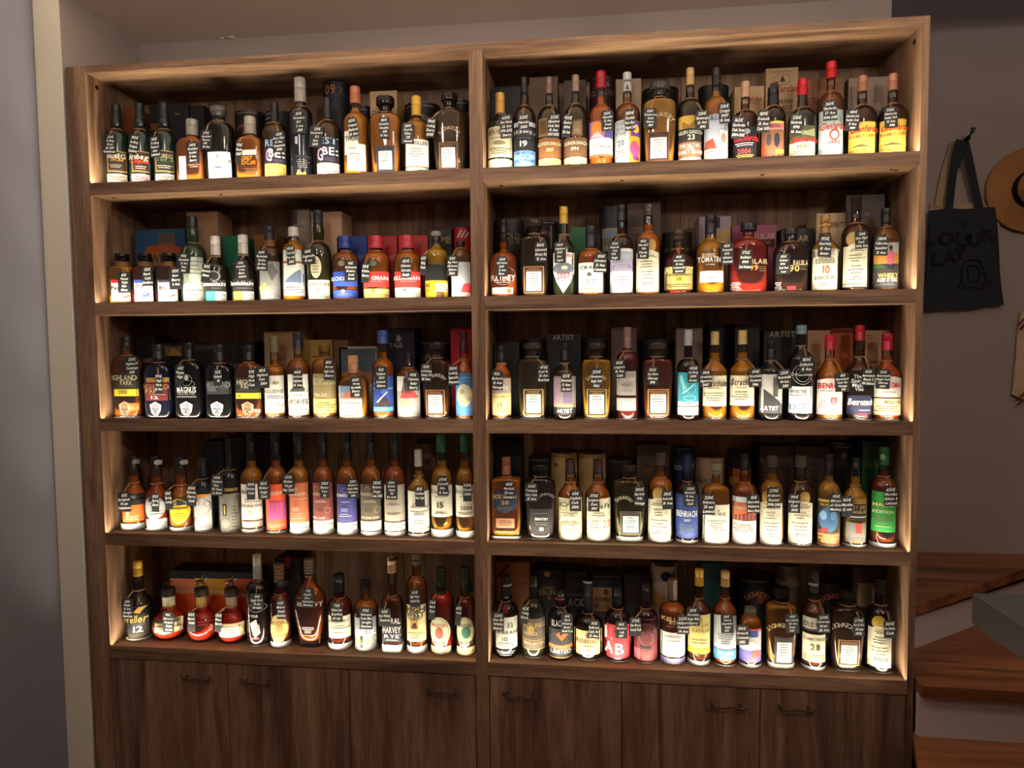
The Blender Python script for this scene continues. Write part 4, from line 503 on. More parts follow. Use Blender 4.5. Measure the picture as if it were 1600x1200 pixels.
# ---------------------------------------------------------------- marks printed on labels, glass, cartons
class Surf:
    "a front surface y(x, z, off) with the pixel-to-metre reading taken at its own depth"
    def __init__(s, Y, fn, cx, half, z0=-9): s.z0 = z0; s.Y = Y; s.fn = fn; s.cx = cx; s.half = half
    def X(s, px, py): return at(px, py, s.Y).x
    def rect(s, x0, y0, x1, y1):
        mx, my = (x0+x1)/2, (y0+y1)/2
        a, b = at(x0, my, s.Y).x, at(x1, my, s.Y).x
        t, u = at(mx, y0, s.Y).z, at(mx, y1, s.Y).z
        lo, hi = s.cx-s.half*.965, s.cx+s.half*.965
        a = min(max(a, lo), hi); b = min(max(b, lo), hi)
        return a, b, max(u, s.z0), max(t, s.z0+.001)
def cols(mb, sf, mat, x0, x1, top, bot, off, n=8, nz=1):
    "fill between two height functions with vertical strips laid on the surface"
    vs = []; fs = []
    for i in range(n+1):
        x = x0+(x1-x0)*i/n; a, b = bot(x), top(x)
        for j in range(nz+1):
            z = a+(b-a)*j/nz; vs.append((x, sf.fn(x, z, off), z))
    for i in range(n):
        for j in range(nz):
            k = i*(nz+1)+j; fs.append((k, k+nz+1, k+nz+2, k+1))
    mb.add(vs, fs, mat)
def poly_cols(mb, sf, mat, pts, off):
    xs = [p[0] for p in pts]; x0, x1 = min(xs), max(xs)
    if x1-x0 < 1e-5: return
    cuts = sorted(set([round(x, 6) for x in xs]+[round(x0+(x1-x0)*i/6, 6) for i in range(7)]))
    def span(x):
        zs = []
        for i in range(len(pts)):
            (ax, az), (bx, bz) = pts[i-1], pts[i]
            if min(ax, bx)-1e-7 <= x <= max(ax, bx)+1e-7:
                if abs(ax-bx) < 1e-7: zs += [az, bz]
                else: zs.append(az+(bz-az)*(x-ax)/(bx-ax))
        return (min(zs), max(zs)) if zs else (pts[0][1], pts[0][1])
    for a, b in zip(cuts, cuts[1:]):
        if b-a < 1e-6: continue
        e = (b-a)*1e-3; s0, s1 = span(a+e), span(b-e)
        vs = [(a, s0[0]), (b, s1[0]), (b, s1[1]), (a, s0[1])]
        mb.add([(x, sf.fn(x, z, off), z) for x, z in vs], [(0, 1, 2, 3)], mat)
def put_text(mb, sf, mat, cx, cz, h, w_, txt, off, bold=False, shear=0, rot=0):
    V, Fc, W = text2d(txt, bold, shear)
    sx = (w_/W) if w_ else h
    lo, hi = sf.cx-sf.half*.95, sf.cx+sf.half*.95
    if not rot:             # keep the whole word on the front of the label
        if W*sx > hi-lo: sx = (hi-lo)/W
        cx = min(max(cx, lo+W*sx/2), hi-W*sx/2)
    c, s_ = math.cos(rot), math.sin(rot); vs = []
    for a, b in V:
        x, z = (a-W/2)*sx, (b-.5)*h
        x, z = cx+x*c-z*s_, cz+x*s_+z*c
        x = min(max(x, sf.cx-sf.half*.97), sf.cx+sf.half*.97)
        vs.append((x, sf.fn(x, z, off), z))
    if vs: mb.add(vs, Fc, mat)
def fine(mb, sf, mat, a, b, u, t, n, off, rnd):
    "lines of print too fine to read: rows of word-length strokes"
    pitch = (t-u)/n; th = min(pitch*.42, .0022)
    for i in range(n):
        zc = t-(i+.5)*pitch; ins = (b-a)*rnd.choice((0, .05, .12, .2)); x = a+ins; e = b-ins
        while x < e-.0008:
            wl = rnd.uniform(.003, .009); x1 = min(x+wl, e); z = zc
            cols(mb, sf, mat, x, x1, lambda q: z+th/2, lambda q: z-th/2, off, 1); x = x1+.0012
def shade(h, k): return '%02x%02x%02x' % tuple(int(int(h[q:q+2], 16)*k) for q in (0, 2, 4))
def decorate(spec, sf, root, name, rnd, flat=False, extra=None):
    Y0 = sf.Y; pr = MB(); k = 0; labels = []
    base = .0009 if not flat else .0004
    for it in [i for i in spec.split(';') if i.strip()]:
        t = it.split(); c = t[0]; off = base+k*.00007; k += 1
        if not flat:            # read the pixels at the depth of the glass at that height
            yc = (float(t[2])+float(t[4]))/2 if c in 'LplSM' else float(t[3]) if c == 'g' else float(t[2])
            z = at(800, yc, Y0).z; z = at((float(t[1]) if c != 'g' else float(t[2])), yc, Y0).z; sf.Y = min(sf.fn(sf.cx, z, 0), Y0+.06)
        if c in 'Lp' and len(c) == 1:
            a, b, u, v = sf.rect(*map(float, t[1:5])); mat = paper(t[5])
            if c == 'L' and not flat:
                lb = MB(); cols(lb, sf, mat, a, b, lambda q: v, lambda q: u, .0004+.0001*len(labels), 12, 3)
                labels.append(lb)
            else: cols(pr, sf, mat, a, b, lambda q: v, lambda q: u, off, 8, 2)
        elif c in ('O', 'o', 'r'):
            cx, cy, w_, h = map(float, t[1:5]); a, b, u, v = sf.rect(cx-w_/2, cy-h/2, cx+w_/2, cy+h/2)
            xc, zc, rx, rz = (a+b)/2, (u+v)/2, (b-a)/2, (v-u)/2; mat = paper(t[5])
            if c == 'r':
                th = min(.0011, rx*.3); n = 28; vs = []
                for i in range(n):
                    for q in (0, th):
                        x = xc+(rx-q)*math.cos(6.2832*i/n); z = zc+(rz-q)*math.sin(6.2832*i/n); vs.append((x, sf.fn(x, z, off), z))
                pr.add(vs, [(2*i, 2*((i+1) % n), 2*((i+1) % n)+1, 2*i+1) for i in range(n)], mat)
            else:
                tgt = MB() if c == 'O' and not flat else pr; o_ = .0004+.0001*len(labels) if tgt is not pr else off
                n = 16; vs = []; fs = []
                for i in range(n+1):
                    ph = math.pi*i/n; x = xc-rx*math.cos(ph); dz = rz*math.sin(ph)
                    for q in (-1, -.5, 0, .5, 1): vs.append((x, sf.fn(x, zc+dz*q, o_), zc+dz*q))
                for i in range(n):
                    for q in range(4): fs.append((5*i+q, 5*i+5+q, 5*i+6+q, 5*i+1+q))
                tgt.add(vs, fs, mat)
                if tgt is not pr: labels.append(tgt)
        elif c == 'T':
            cx, cy, h, w_ = map(float, t[1:5]); txt = ' '.join(t[6:])
            p = at(cx, cy, sf.Y); mpp = (p-CAM).length/F_PX*1.0
            low = txt != txt.upper()
            put_text(pr, sf, paper(t[5]), p.x, p.z, h*mpp, w_*mpp, txt, off+.0003, h >= 6, .22 if low and len(txt) > 4 else 0)
        elif c == 'A':
            cx, cy, r_, h = map(float, t[1:5]); txt = ' '.join(t[6:]); p = at(cx, cy, sf.Y); mpp = (p-CAM).length/F_PX
            n = len(txt)
            for i, chh in enumerate(txt):
                a = math.radians(150-120*(i+.5)/n)
                put_text(pr, sf, paper(t[5]), p.x+r_*mpp*math.cos(a), p.z+(r_*math.sin(a)-r_*.6)*mpp, h*mpp, 0, chh, off+.0003, False, 0, a-math.pi/2)
        elif c == 'E':          # shield-shaped glass emblem with curling serpents
            cx, cy, w_, h = map(float, t[1:5]); f = lambda x, y: (lambda p: (p.x, p.z))(at(cx+x*w_, cy+y*h, sf.Y))
            poly_cols(pr, sf, paper(t[5]), [f(-.5, -.3), f(0, -.5), f(.5, -.3), f(.44, .1), f(.1, .5), f(-.34, .2)], off)
            dk = paper(t[6])
            for x, y, q in ((0, -.12, .26), (.18, .1, .17), (-.16, .06, .15), (.02, .26, .13), (0, -.12, .12)):
                p = at(cx+x*w_, cy+y*h, sf.Y); mm = (at(cx+10, cy, sf.Y).x-at(cx, cy, sf.Y).x)/10; n = 16; vs = []
                for i in range(n):
                    for d_ in (0, 1.1*mm):
                        X_ = p.x+(q*w_*mm-d_)*math.cos(6.2832*i/n); Z_ = p.z+(q*w_*mm*1.2-d_)*math.sin(6.2832*i/n); vs.append((X_, sf.fn(X_, Z_, off+.0002), Z_))
                pr.add(vs, [(2*i, 2*((i+1) % n), 2*((i+1) % n)+1, 2*i+1) for i in range(n)], dk)
        elif c == 'l':
            a, b, u, v = sf.rect(*map(float, t[1:5])); fine(pr, sf, paper(shade(t[6], .62) if int(t[6][:2], 16)+int(t[6][2:4], 16) < 410 else t[6]), a, b, u, v, int(t[5]), off+.0003, rnd)
        elif c == 'g':
            q = list(map(float, t[2:])); pts = []
            for x, y in zip(q[::2], q[1::2]):
                p = at(x, y, sf.Y); pts.append((min(max(p.x, sf.cx-sf.half*.965), sf.cx+sf.half*.965), p.z))
            poly_cols(pr, sf, paper(t[1]), pts, off)
        elif c in ('S', 'M'):
            x0, y0, x1, y1 = map(float, t[1:5]); W_, H_ = x1-x0, y1-y0
            a, b, u, v = sf.rect(x0, y0, x1, y1); lb = MB()
            cols(lb, sf, paper(t[5] if c == 'S' else 'e6dfc6'), a, b, lambda q: v, lambda q: u, .0004, 12, 3); labels.append(lb)
            if c == 'S':
                bw = (b-a)*.055
                cols(pr, sf, paper('2b2022'), a+bw, b-bw, lambda q: v-bw, lambda q: u+bw, off, 8)
                hd = v-(v-u)*.2
                fine(pr, sf, paper(t[5]), a+bw*2, b-bw*2, hd+.001, v-bw*1.5, 2, off+.0002, rnd)
                ix = bw*2.4
                cols(pr, sf, paper(t[6]), a+ix, b-ix, lambda q: hd, lambda q: u+bw*2.2, off+.00015, 8)
                fine(pr, sf, paper('35332e'), a+ix*1.7, b-ix*1.7, u+(v-u)*.2, hd-.003, 6, off+.0004, rnd)
                cols(pr, sf, paper('444444'), b-ix*1.9, b-ix*1.4, lambda q: u+(v-u)*.19, lambda q: u+(v-u)*.13, off+.0004, 1)
            else:
                m = (b-a)
                poly_cols(pr, sf, paper('e6dfc6'), [(a+m*.1, v-.0003), (a+m*.3, v+(v-u)*.06), (a+m*.62, v+(v-u)*.06), (b-m*.02, v-.0003)], off)
                fine(pr, sf, paper('5c5844'), a+m*.1, b-m*.1, v-(v-u)*.14, v-(v-u)*.06, 2, off+.0003, rnd)
                for zz in (.2, .3, .4): cols(pr, sf, paper('a8a48c'), a+m*.08, b-m*.1, lambda q: v-(v-u)*zz+.0004, lambda q: v-(v-u)*zz, off+.0003, 4)
                cols(pr, sf, paper('a8a48c'), a+m*.45, a+m*.46, lambda q: v-(v-u)*.2, lambda q: v-(v-u)*.4, off+.0003, 1)
                fine(pr, sf, paper('5c5844'), a+m*.14, a+m*.72, v-(v-u)*.4, v-(v-u)*.2, 3, off+.0003, rnd)
                xc, zc, rr = b-m*.2, v-(v-u)*.3, m*.09; n = 20
                vs = []
                for i in range(n):
                    for q in (0, rr*.15):
                        x = xc+(rr-q)*math.cos(6.2832*i/n); z = zc+(rr-q)*math.sin(6.2832*i/n); vs.append((x, sf.fn(x, z, off), z))
                pr.add(vs, [(2*i, 2*((i+1) % n), 2*((i+1) % n)+1, 2*i+1) for i in range(n)], paper('5c5844'))
                fine(pr, sf, paper('6c6850'), a+m*.1, b-m*.15, u+(v-u)*.3, v-(v-u)*.45, 3, off+.0003, rnd)
                fine(pr, sf, paper('3c3a2c'), a+m*.16, b-m*.16, u+(v-u)*.16, u+(v-u)*.26, 2, off+.0003, rnd)
        elif extra is not None: extra.append(t)
    lo = [lb.build('label' if not flat else 'print', root, smooth=True) for lb in labels]
    if pr.f: pr.build(name, lo[0] if lo else root, kind='stuff')
    return lo
def settle(o, loc):
    "children were built in world metres: give them the thing's own frame"
    for c in o.children:
        me = c.data
        me.transform(Matrix.Translation(-Vector(loc)))
        for g in c.children: g.data.transform(Matrix.Translation(-Vector(loc)))

ORD = ['first', 'second', 'third', 'fourth', 'fifth', 'sixth', 'seventh', 'eighth', 'ninth', 'tenth', 'eleventh', 'twelfth', 'thirteenth', 'fourteenth', 'fifteenth', 'sixteenth']
ROWN = ['top', 'second', 'middle', 'fourth', 'bottom']
ZL = dict(zip('12345', (2.0347, 1.6394, 1.25, .8584, .4646)))       # top of each shelf's front lip
ZF = {k: v-.0048 for k, v in ZL.items()}                            # the shelf surface behind it
ZU = dict(zip('12345', (1.9948, 1.5982, 1.2085, .8170, .4208)))
YB = .0400          # the front of every bottle stands this far behind the shelf's front edge
XI = {'L': (-1.2715, .0050), 'R': (.0467, 1.3207)}

def horse(mb, x, y, z0, h, mat):
    "small cast horse and rider on the stopper"
    k = h/.028
    P = lambda a, b, c: (x+a*k*.001, y+b*k*.001, z0+c*k*.001)
    mb.tube([P(-9, 0, 12), P(-3, 0, 13.5), P(4, 0, 14), P(8, 0, 16)], [3*k*.001, 3.4*k*.001, 3.2*k*.001, 2.4*k*.001], mat, 7)
    mb.tube([P(7, 0, 16), P(11, 0, 20), P(13, 0, 22), P(17, 0, 20)], [2.4*k*.001, 1.8*k*.001, 1.9*k*.001, 1*k*.001], mat, 6)
    for a, b, e in ((-8, 1.5, -15), (-7, -1.5, -3), (6, 1.5, 13), (7, -1.5, 2)):
        mb.tube([P(a, b, 12), P((a+e)/2+1, b, 6), P(e, b, 0)], [1.5*k*.001, 1.1*k*.001, .7*k*.001], mat, 5)
    mb.tube([P(-9, 0, 13), P(-14, 0, 14), P(-17, 0, 10)], [1*k*.001, .9*k*.001, .4*k*.001], mat, 5)
    mb.tube([P(0, 0, 16), P(2, 0, 21), P(5, 0, 25)], [1.8*k*.001, 2*k*.001, 1.1*k*.001], mat, 6)
    mb.tube([P(5, 0, 25), P(6.5, 0, 27), P(7, 0, 28)], [1.4*k*.001, 1.6*k*.001, .7*k*.001], mat, 6)
    mb.tube([P(0, 2, 17), P(3, 3, 13), P(1, 3, 9)], [1.2*k*.001, 1*k*.001, .7*k*.001], mat, 5)

def bottle(bay, i, rec):
    side, row = bay; F = rec.split('|')
    kind = F[0]; x0, x1 = map(float, F[1].split()); yt, yc, yn, ysh = map(float, F[2].split()); cw, nw = map(float, F[3].split())
    liq, cap, marks, tag, look = F[4], F[5], F[6], F[7], F[8]
    rnd = random.Random(bay+str(i))
    ratio, ex, taper = {'g': (.66, 2.9, .84), 'q': (.74, 5, .98), 'h': (.60, 3.4, .97), 'w': (.72, 2.3, .97), 'w2': (.72, 2.4, .97), 'k': (.92, 2.0, .6), 't': (.62, 2.3, .62)}.get(kind, (1, 2, .985))
    zb = ZF[row]; ym = (yt+ (at(0, 0, 0).z*0))  # top row
    # width first, at the depth of the bottle's own axis
    Yc = YB+.035; 
    for _ in range(3):
        a = at(x0, ysh+20, Yc).x; b = at(x1, ysh+20, Yc).x; R = (b-a)/2; Yc = YB+R*ratio
    R *= .965; cx = (a+b)/2; Yf = Yc-R*ratio
    lo, hi = XI[side]; cx = min(max(cx, lo+R+.003), hi-R-.003)
    pxc = (x0+x1)/2
    Z = lambda y: at(pxc, y, Yc).z
    zt, zc, zn, zs = Z(yt), Z(yc), Z(yn), Z(ysh)
    zs = min(zs, zn-.004)
    px2m = (at(pxc+10, ysh, Yc).x-at(pxc, ysh, Yc).x)/10
    rc, rn = cw*px2m/2, nw*px2m/2; rn = min(rn, R*.8)
    basepx = 3.0
    for it in marks.split(';'):
        t = it.split()
        if t and t[0] == 'B': basepx = float(t[1])
    hb0 = basepx*px2m
    # profile of the glass: (r, z, ratio, exponent)
    prof = []
    H = zs-zb
    if kind == 'k':
        zm = zb+H*.42
        for t, r in ((0, .60), (.03, .66), (.16, .84), (.3, .97), (.42, 1.0), (.6, .985), (.8, .9), (.93, .7), (1.0, .5)):
            prof.append((R*r, zb+(zs-zb+.5*(zn-zs))*t, ratio, 2.0))
    elif kind == 't':
        for t, r in ((0, .60), (.02, .64), (.25, .72), (.5, .84), (.72, .96), (.86, 1.0), (1.0, .985)):
            prof.append((R*r, zb+H*t, ratio, 2.4))
    else:
        prof += [(R*(taper-.08), zb, ratio, ex), (R*(taper-.02), zb+.0025, ratio, ex), (R*taper, zb+.007, ratio, ex)]
        if hb0 > .010: prof.append((R*taper, zb+hb0*.74, ratio, ex))
        for t in (.25, .5, .75): prof.append((R*(taper+(1-taper)*min(1, t*1.35)), zb+H*t, ratio, ex))
        prof.append((R, zs, ratio, ex))
    n = 7
    r_from = prof[-1][0]; z_from = prof[-1][1]
    for j in range(1, n+1):
        t = j/n
        if kind in ('s', 't'): f = (1+math.cos(math.pi*t))/2
        elif kind in ('r', 'b', 'g2', 'g', 'h', 'q', 'w', 'w2', 'k'):
            p = {'g': .62, 'q': .45, 'h': .55, 'w': .55}.get(kind, .62)
            f = max(0, 1-t**2.2)**p if j < n else 0
        z = z_from+(zn-z_from)*t
        ra = ratio+(1-ratio)*t**2; e = ex+(2-ex)*t
        prof.append((rn+(r_from-rn)*f, z, ra, e))
    zg = zc+.002
    if kind == 'b':
        for t in (.25, .5, .75): prof.append((rn*(1+.22*math.sin(math.pi*t)), zn+(zg-zn)*t, 1, 2))
    else:
        prof.append((rn*.97, zn+(zg-zn)*.5, 1, 2))
    prof.append((min(rn*.92, rc*.97), zg, 1, 2))
    def RZ(z):
        if z > zc+.0005: return max(rc*1.03, rn), 1, 2
        for (r0, z0, a0, e0), (r1, z1, a1, e1) in zip(prof, prof[1:]):
            if z <= z1:
                t = 0 if z1 == z0 else max(0, (z-z0)/(z1-z0)); return r0+(r1-r0)*t, a0+(a1-a0)*t, e0+(e1-e0)*t
        return prof[-1][0], 1, 2
    def fn(x, z, off):
        r, ra, e = RZ(z); bb = r*ra+off; r += off
        u = min(abs(x-cx)/r, .985)
        return Yc-bb*(1-u**e)**(1/e)
    lead = f'{ORD[i]} from left, {ROWN[int(row)-1]} shelf, {"left" if side == "L" else "right"} bay'
    loc = (cx, Yc, zb)
    root = thing('whisky_bottle', f'{look}, {lead}', 'bottle', loc, f'whisky bottles on the {ROWN[int(row)-1]} shelf of the {"left" if side == "L" else "right"} bay')
    opaque = liq.startswith('!'); extra = []
    sf = Surf(Yf, fn, cx, R, zb+.0085)
    # glass
    basepx = 3.0
    for it in marks.split(';'):
        t = it.split()
        if t and t[0] == 'B': basepx = float(t[1])
    hb = basepx*px2m
    g = MB()
    if opaque:
        bm_ = blackglass(liq); cb = glassy('f6f8f6', .30, .05, 'lit_white_base', 1, 1, .35)  # base glass coloured white to imitate strip light caught in it
        g.rev(prof, bm_, cx, Yc, 28, matfn=(lambda k: cb if (basepx > 3.5 and prof[k+1][1] < zb+min(hb, .010)+.0005 and k < 2) else bm_))
        g.build('glass', root, smooth=True)
    else:
        clear = glassy('f6f6f2', .988, .03, 'clear_glass'); cb = glassy('f6f8f6', .30, .05, 'lit_white_base', 1, 1, .35)
        g.rev(prof, clear, cx, Yc, 28, matfn=lambda k: cb if prof[k+1][1] < zb+max(hb*.75, .0075) else clear)
        g.build('glass', root, smooth=True)
        # the whisky inside, with a rounded foot above the thick clear base, whitened to look lit
        lv = MB(); ip = []
        fill = zn+(zg-zn)*.45 if kind not in ('g',) else zn-(zn-zs)*.35
        z0 = zb+max(hb*.6, .004)
        for t, f in ((0, .45), (.10, .70), (.3, .86), (.6, .93), (1, .955)):
            z = z0+hb*1.3*t+.0001; r, ra, e = RZ(z); ip.append((r*f-.0006, z, ra, e))
        zz = [p[1] for p in prof if z0+hb*1.3+.002 < p[1] < fill]+[fill]
        for z in zz:
            r, ra, e = RZ(z); ip.append((max(r*.955-.0006, .002), z, ra, e))
        lq = tuple(int(liq[q:q+2], 16) for q in (0, 2, 4)); lq = '%02x%02x%02x' % (lq[0], min(255, int(lq[1]*(1.28 if lq[0]*.25 < lq[1] < lq[0]*.52 else 1.0 if lq[1] < lq[0]*.52 else .90))), int(lq[2]*.6))
        lm = glassy(lq, .22, .05, 'whisky', .5, 3.0, .18)
        lv.rev(ip, lm, cx, Yc, 24)
        lv.build('whisky', root, smooth=True)
    # cap
    c = MB()
    if cap.startswith('~'):
        m = glassy(cap[1:], .30, .06, 'stopper')
        hgt = zt-zc
        c.rev([(rc*.62, zc), (rc*.95, zc+hgt*.12), (rc, zc+hgt*.3), (rc, zc+hgt*.85), (rc*.93, zt)], m, cx, Yc, 24)
        c.rev([(rn*1.02, zc-.012), (rn*1.05, zc-.004), (rn*1.18, zc-.003), (rn*1.18, zc+.0004)], m, cx, Yc, 20)
    elif cap.startswith('#'):
        m = glassy(cap[1:], .35, .06, 'ringed'); pf = [(rn*.95, zc)]; hgt = zt-zc; q = 5
        for j in range(q):
            pf += [(rc*.9, zc+hgt*(j+.1)/q), (rc, zc+hgt*(j+.35)/q), (rc, zc+hgt*(j+.75)/q), (rc*.9, zc+hgt*(j+.92)/q)]
        c.rev(pf, m, cx, Yc, 20)
    else:
        m = foil(cap); d = foil('%02x%02x%02x' % tuple(int(int(cap[q:q+2], 16)*.72) for q in (0, 2, 4)))
        hgt = zt-zc
        pf = [(rc*1.03, zc), (rc*1.04, zc+hgt*.05), (rc*1.0, zc+hgt*.08), (rc*.985, zc+hgt*.52), (rc*.955, zc+hgt*.535), (rc*.955, zc+hgt*.56), (rc*.985, zc+hgt*.575), (rc*.97, zt-.0035), (rc*.93, zt-.001), (rc*.84, zt)]
        c.rev(pf, m, cx, Yc, 20, matfn=lambda k: d if k in (4,) else m)
    for it in marks.split(';'):
        t = it.split()
        if t and t[0] == 'c':      # collar of cork or paper round the neck
            za, zz_ = Z(float(t[4])), Z(float(t[2])); rr = RZ((za+zz_)/2)[0]+.0008
            cc = MB(); cc.rev([(rr, za), (rr, zz_)], paper(t[5]), cx, Yc, 20); cc.build('collar', root, smooth=True)
        if t and t[0] == 'H':
            hh = MB(); top = Z(float(t[1])); horse(hh, cx, Yc-.002, zt-.001, max(.022, top-zt), foil('4a3826')); hh.build('horse_and_rider', root, smooth=True)
    c.build('cap', root, smooth=True)
    mk = ';'.join(q for q in marks.split(';') if q.split() and q.split()[0] not in 'BcH')
    decorate(mk, sf, root, 'printing', rnd)
    # string and price tag
    a, txt = tag.split('/', 1) if '/' in tag else (tag, '')
    tt = a.split(); tcx, tcy, tw, th, tr = map(float, tt[:5]); lines = [' '.join(tt[5:])]+txt.split('/')
    Yt = Yf-.0042
    p = at(tcx, tcy, Yt); mp = (at(tcx+10, tcy, Yt).x-p.x)/10; W_, H_ = tw*mp*.5, th*mp*.5
    ro = math.radians(tr)
    def TP(u, v, yo=0): return (p.x+u*math.cos(ro)+v*math.sin(ro), Yt+yo, p.z-u*math.sin(ro)+v*math.cos(ro))
    cc = min(W_*.45, .006)
    out = [(-W_, -H_), (W_, -H_), (W_, H_-cc), (W_-cc, H_), (-W_+cc, H_), (-W_, H_-cc)]
    tg = MB(); vs = [TP(u, v) for u, v in out]+[TP(u, v, .0012) for u, v in out]
    tg.add(vs, [(0, 1, 2, 3, 4, 5), (11, 10, 9, 8, 7, 6)]+[(j, 6+j, 6+(j+1) % 6, (j+1) % 6) for j in range(6)], board('1b1d21'))
    to = tg.build('price_tag', root); to['label'] = 'black card price tag with white handwriting'
    tx = MB(); nl = len(lines); pit = min(H_*1.78/max(nl, 3), .0145)
    z_ = H_-cc*.5-pit*.62
    for li, s_ in enumerate(lines):
        h = pit*(.66 if li == 0 else .58)
        V, Fc, Wt = text2d(s_, False, .2); wd = min(Wt*h*.86, W_*1.84)
        sx = wd/Wt; ox = rnd.uniform(-.12, .12)*(W_*1.84-wd); sl = rnd.uniform(-.01, .05)
        tx.add([TP((u-Wt/2)*sx+ox, (v-.5)*h+z_+(u-Wt/2)*sx*sl, -.0003) for u, v in V], Fc, MATS['chalk']); z_ -= pit
    tx.build('handwriting', to, kind='stuff')
    st = MB(); jute = MATS['jute']; rr, ra, e = RZ(zn); K = 14
    for dz in (0, .0022):
        st.tube([(cx+(rr+.0012)*math.cos(6.2832*j/K), Yc+(rr*ra+.0012)*math.sin(6.2832*j/K), zn+dz+.001*math.sin(3*j)) for j in range(K)], .00085, jute, 5, True)
    q = TP(0, H_-.003, -.0006); s0 = Vector((cx+(q[0]-cx)*.3*0+max(-rr*.7, min(rr*.7, q[0]-cx)), Yc-rr*ra*.75-.001, zn))
    qv = Vector(q)
    for sgn in (-1, 1):
        mid = (s0+qv)/2+Vector((sgn*.0028, -.003, .001)); mid.y = min(mid.y, fn(mid.x, mid.z, .0015) if abs(mid.x-cx) < R else mid.y)
        st.tube([s0+Vector((sgn*.002, 0, 0)), s0.lerp(mid, .5)+Vector((0, -.002, 0)), mid, qv], .0008, jute, 5)
    so = st.build('neck_string', root)
    settle(root, loc)
    return root

def carton(bay, rec, spans):
    side, row = bay; kind, xs, col, marks, look = rec.split('|'); x0, x1, yt = map(float, xs.split()); zb = ZF[row]
    rnd = random.Random(rec); Y = .158
    lo, hi = XI[side]
    a = max(at(x0, yt+40, Y).x, lo+.004); b = min(at(x1, yt+40, Y).x, hi-.004); zt = at((x0+x1)/2, yt, Y).z
    zt = min(zt, (ZU[str(int(row)-1)] if row != '1' else 2.39)-.006)
    a += .0008; b -= .0008; cx = (a+b)/2; R = (b-a)/2
    mid = (x0+x1)/2; bi = min(range(len(spans)), key=lambda k: abs(sum(spans[k])/2-mid-4))
    lab = f'{look}, behind the {ORD[bi]} bottle, {ROWN[int(row)-1]} shelf, {"left" if side == "L" else "right"} bay'
    grp = f'cartons and tubes on the {ROWN[int(row)-1]} shelf of the {"left" if side == "L" else "right"} bay'
    root = thing('gift_tube' if kind == 't' else 'gift_carton', lab, 'tube' if kind == 't' else 'box', (cx, Y, zb), grp)
    m = board(col); g = MB()
    if kind == 't':
        R = min(R, .066); Yc = Y+R
        g.rev([(R, zb), (R, zt-.004), (R*1.0, zt-.004)], m, cx, Yc, 28); g.build('tube_body', root, smooth=True)
        l = MB(); lm = foil('2a2826' if col < '9' else '4a3c2c')
        l.rev([(R*1.01, zt-.0045), (R*1.015, zt-.001), (R*.97, zt)], lm, cx, Yc, 28); l.build('lid', root, smooth=True)
        fn = lambda x, z, off: Yc-(R+off)*(1-min(abs(x-cx)/(R+off), .98)**2)**.5
    else:
        D = .1 if R > .03 else .075
        dark = kind == 'd'
        zl = zt-(.022 if dark else .0)
        g.box((a, Y, zb), (b, Y+D, zl if dark else zt-.0028), m); g.build('carton_body', root)
        l = MB(); l.box((a-.0003, Y-.0003, zl if dark else zt-.0028), (b+.0003, Y+D, zt), board('0f1013') if dark else m, .001); l.build('lid', root)
        if dark: pass
        fn = lambda x, z, off: Y-off-.0003
    if marks.strip():
        sf = Surf(Y, fn, cx, R); decorate(marks, sf, root, 'printing', rnd, flat=True)
    settle(root, (cx, Y, zb))
# ---------------------------------------------------------------- the setting
MATS['chalk'] = plain('e8e6e0', .8, 0, .2, 'chalk'); MATS['jute'] = plain('b08a62', .9, 0, .2, 'jute', .3)
WH = wood('oak_horizontal', '5a4233', '8a6a52', 'a88567', False, 1.3)
WV = wood('oak_vertical', '5a4233', '8a6a52', 'a88567', True, 4.1)
WD = wood('oak_door', '523a2e', '805f4b', '9c7a60', True, 9.7)
WI = wood('oak_inside', '59422d', '8a6b4b', 'a58560', True, 2.2)
WIH = wood('oak_inside_horizontal', '59422d', '8a6b4b', 'a58560', False, 6.2)
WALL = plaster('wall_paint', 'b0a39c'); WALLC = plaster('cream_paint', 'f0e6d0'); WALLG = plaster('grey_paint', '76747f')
WALLD = plaster('stair_wall_paint', 'a09088')
def slab(name, a, b, mat, **p):
    m = MB(); m.box(a, b, mat); o = m.build(name, **p); o['kind'] = 'structure'; return o
FZ = FLOOR_Z
YR = .40                                      # wall behind and above the shelving unit
slab('floor', (-3, -4.5, FZ-.1), (3.6, 1.4, FZ), wood('oak_floor', '3a2216', '5c3a26', '75492f', False, 3.3))
slab('wall_back', (-1.45, YR, FZ), (1.397, YR+.12, CEIL_Z), WALL)
slab('wall_left', (-1.446, -.0, FZ), (-1.352, YR, CEIL_Z), WALL)
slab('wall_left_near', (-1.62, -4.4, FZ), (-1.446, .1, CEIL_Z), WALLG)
slab('trim_1', (-1.445, -.004, FZ), (-1.352, .0, CEIL_Z), WALLC)        # painted post face beside the unit
slab('ceiling', (-1.62, -4.4, CEIL_Z), (3.6, YR, CEIL_Z+.1), plaster('ceiling_paint', 'efe6de'))
# stairwell to the right: deeper wall, its skirting board
YW = .80
slab('wall_right', (1.2, YW, FZ), (3.6, YW+.1, 3.2), WALLD)
zb1, zb0 = at(1500, 793, YW-.014).z, at(1500, 864, YW-.014).z
slab('baseboard_right', (1.2, YW-.014, zb0-.02), (3.6, YW, zb1), WALLD)
slab('ceiling_stairwell', (1.397, YR, 3.15), (3.6, YW, 3.25), WALLD)
slab('wall_far_right', (3.5, -4.4, FZ), (3.6, YW, 3.2), WALLD)
slab('wall_front', (-1.62, -4.5, FZ), (3.6, -4.4, 3.2), WALL)
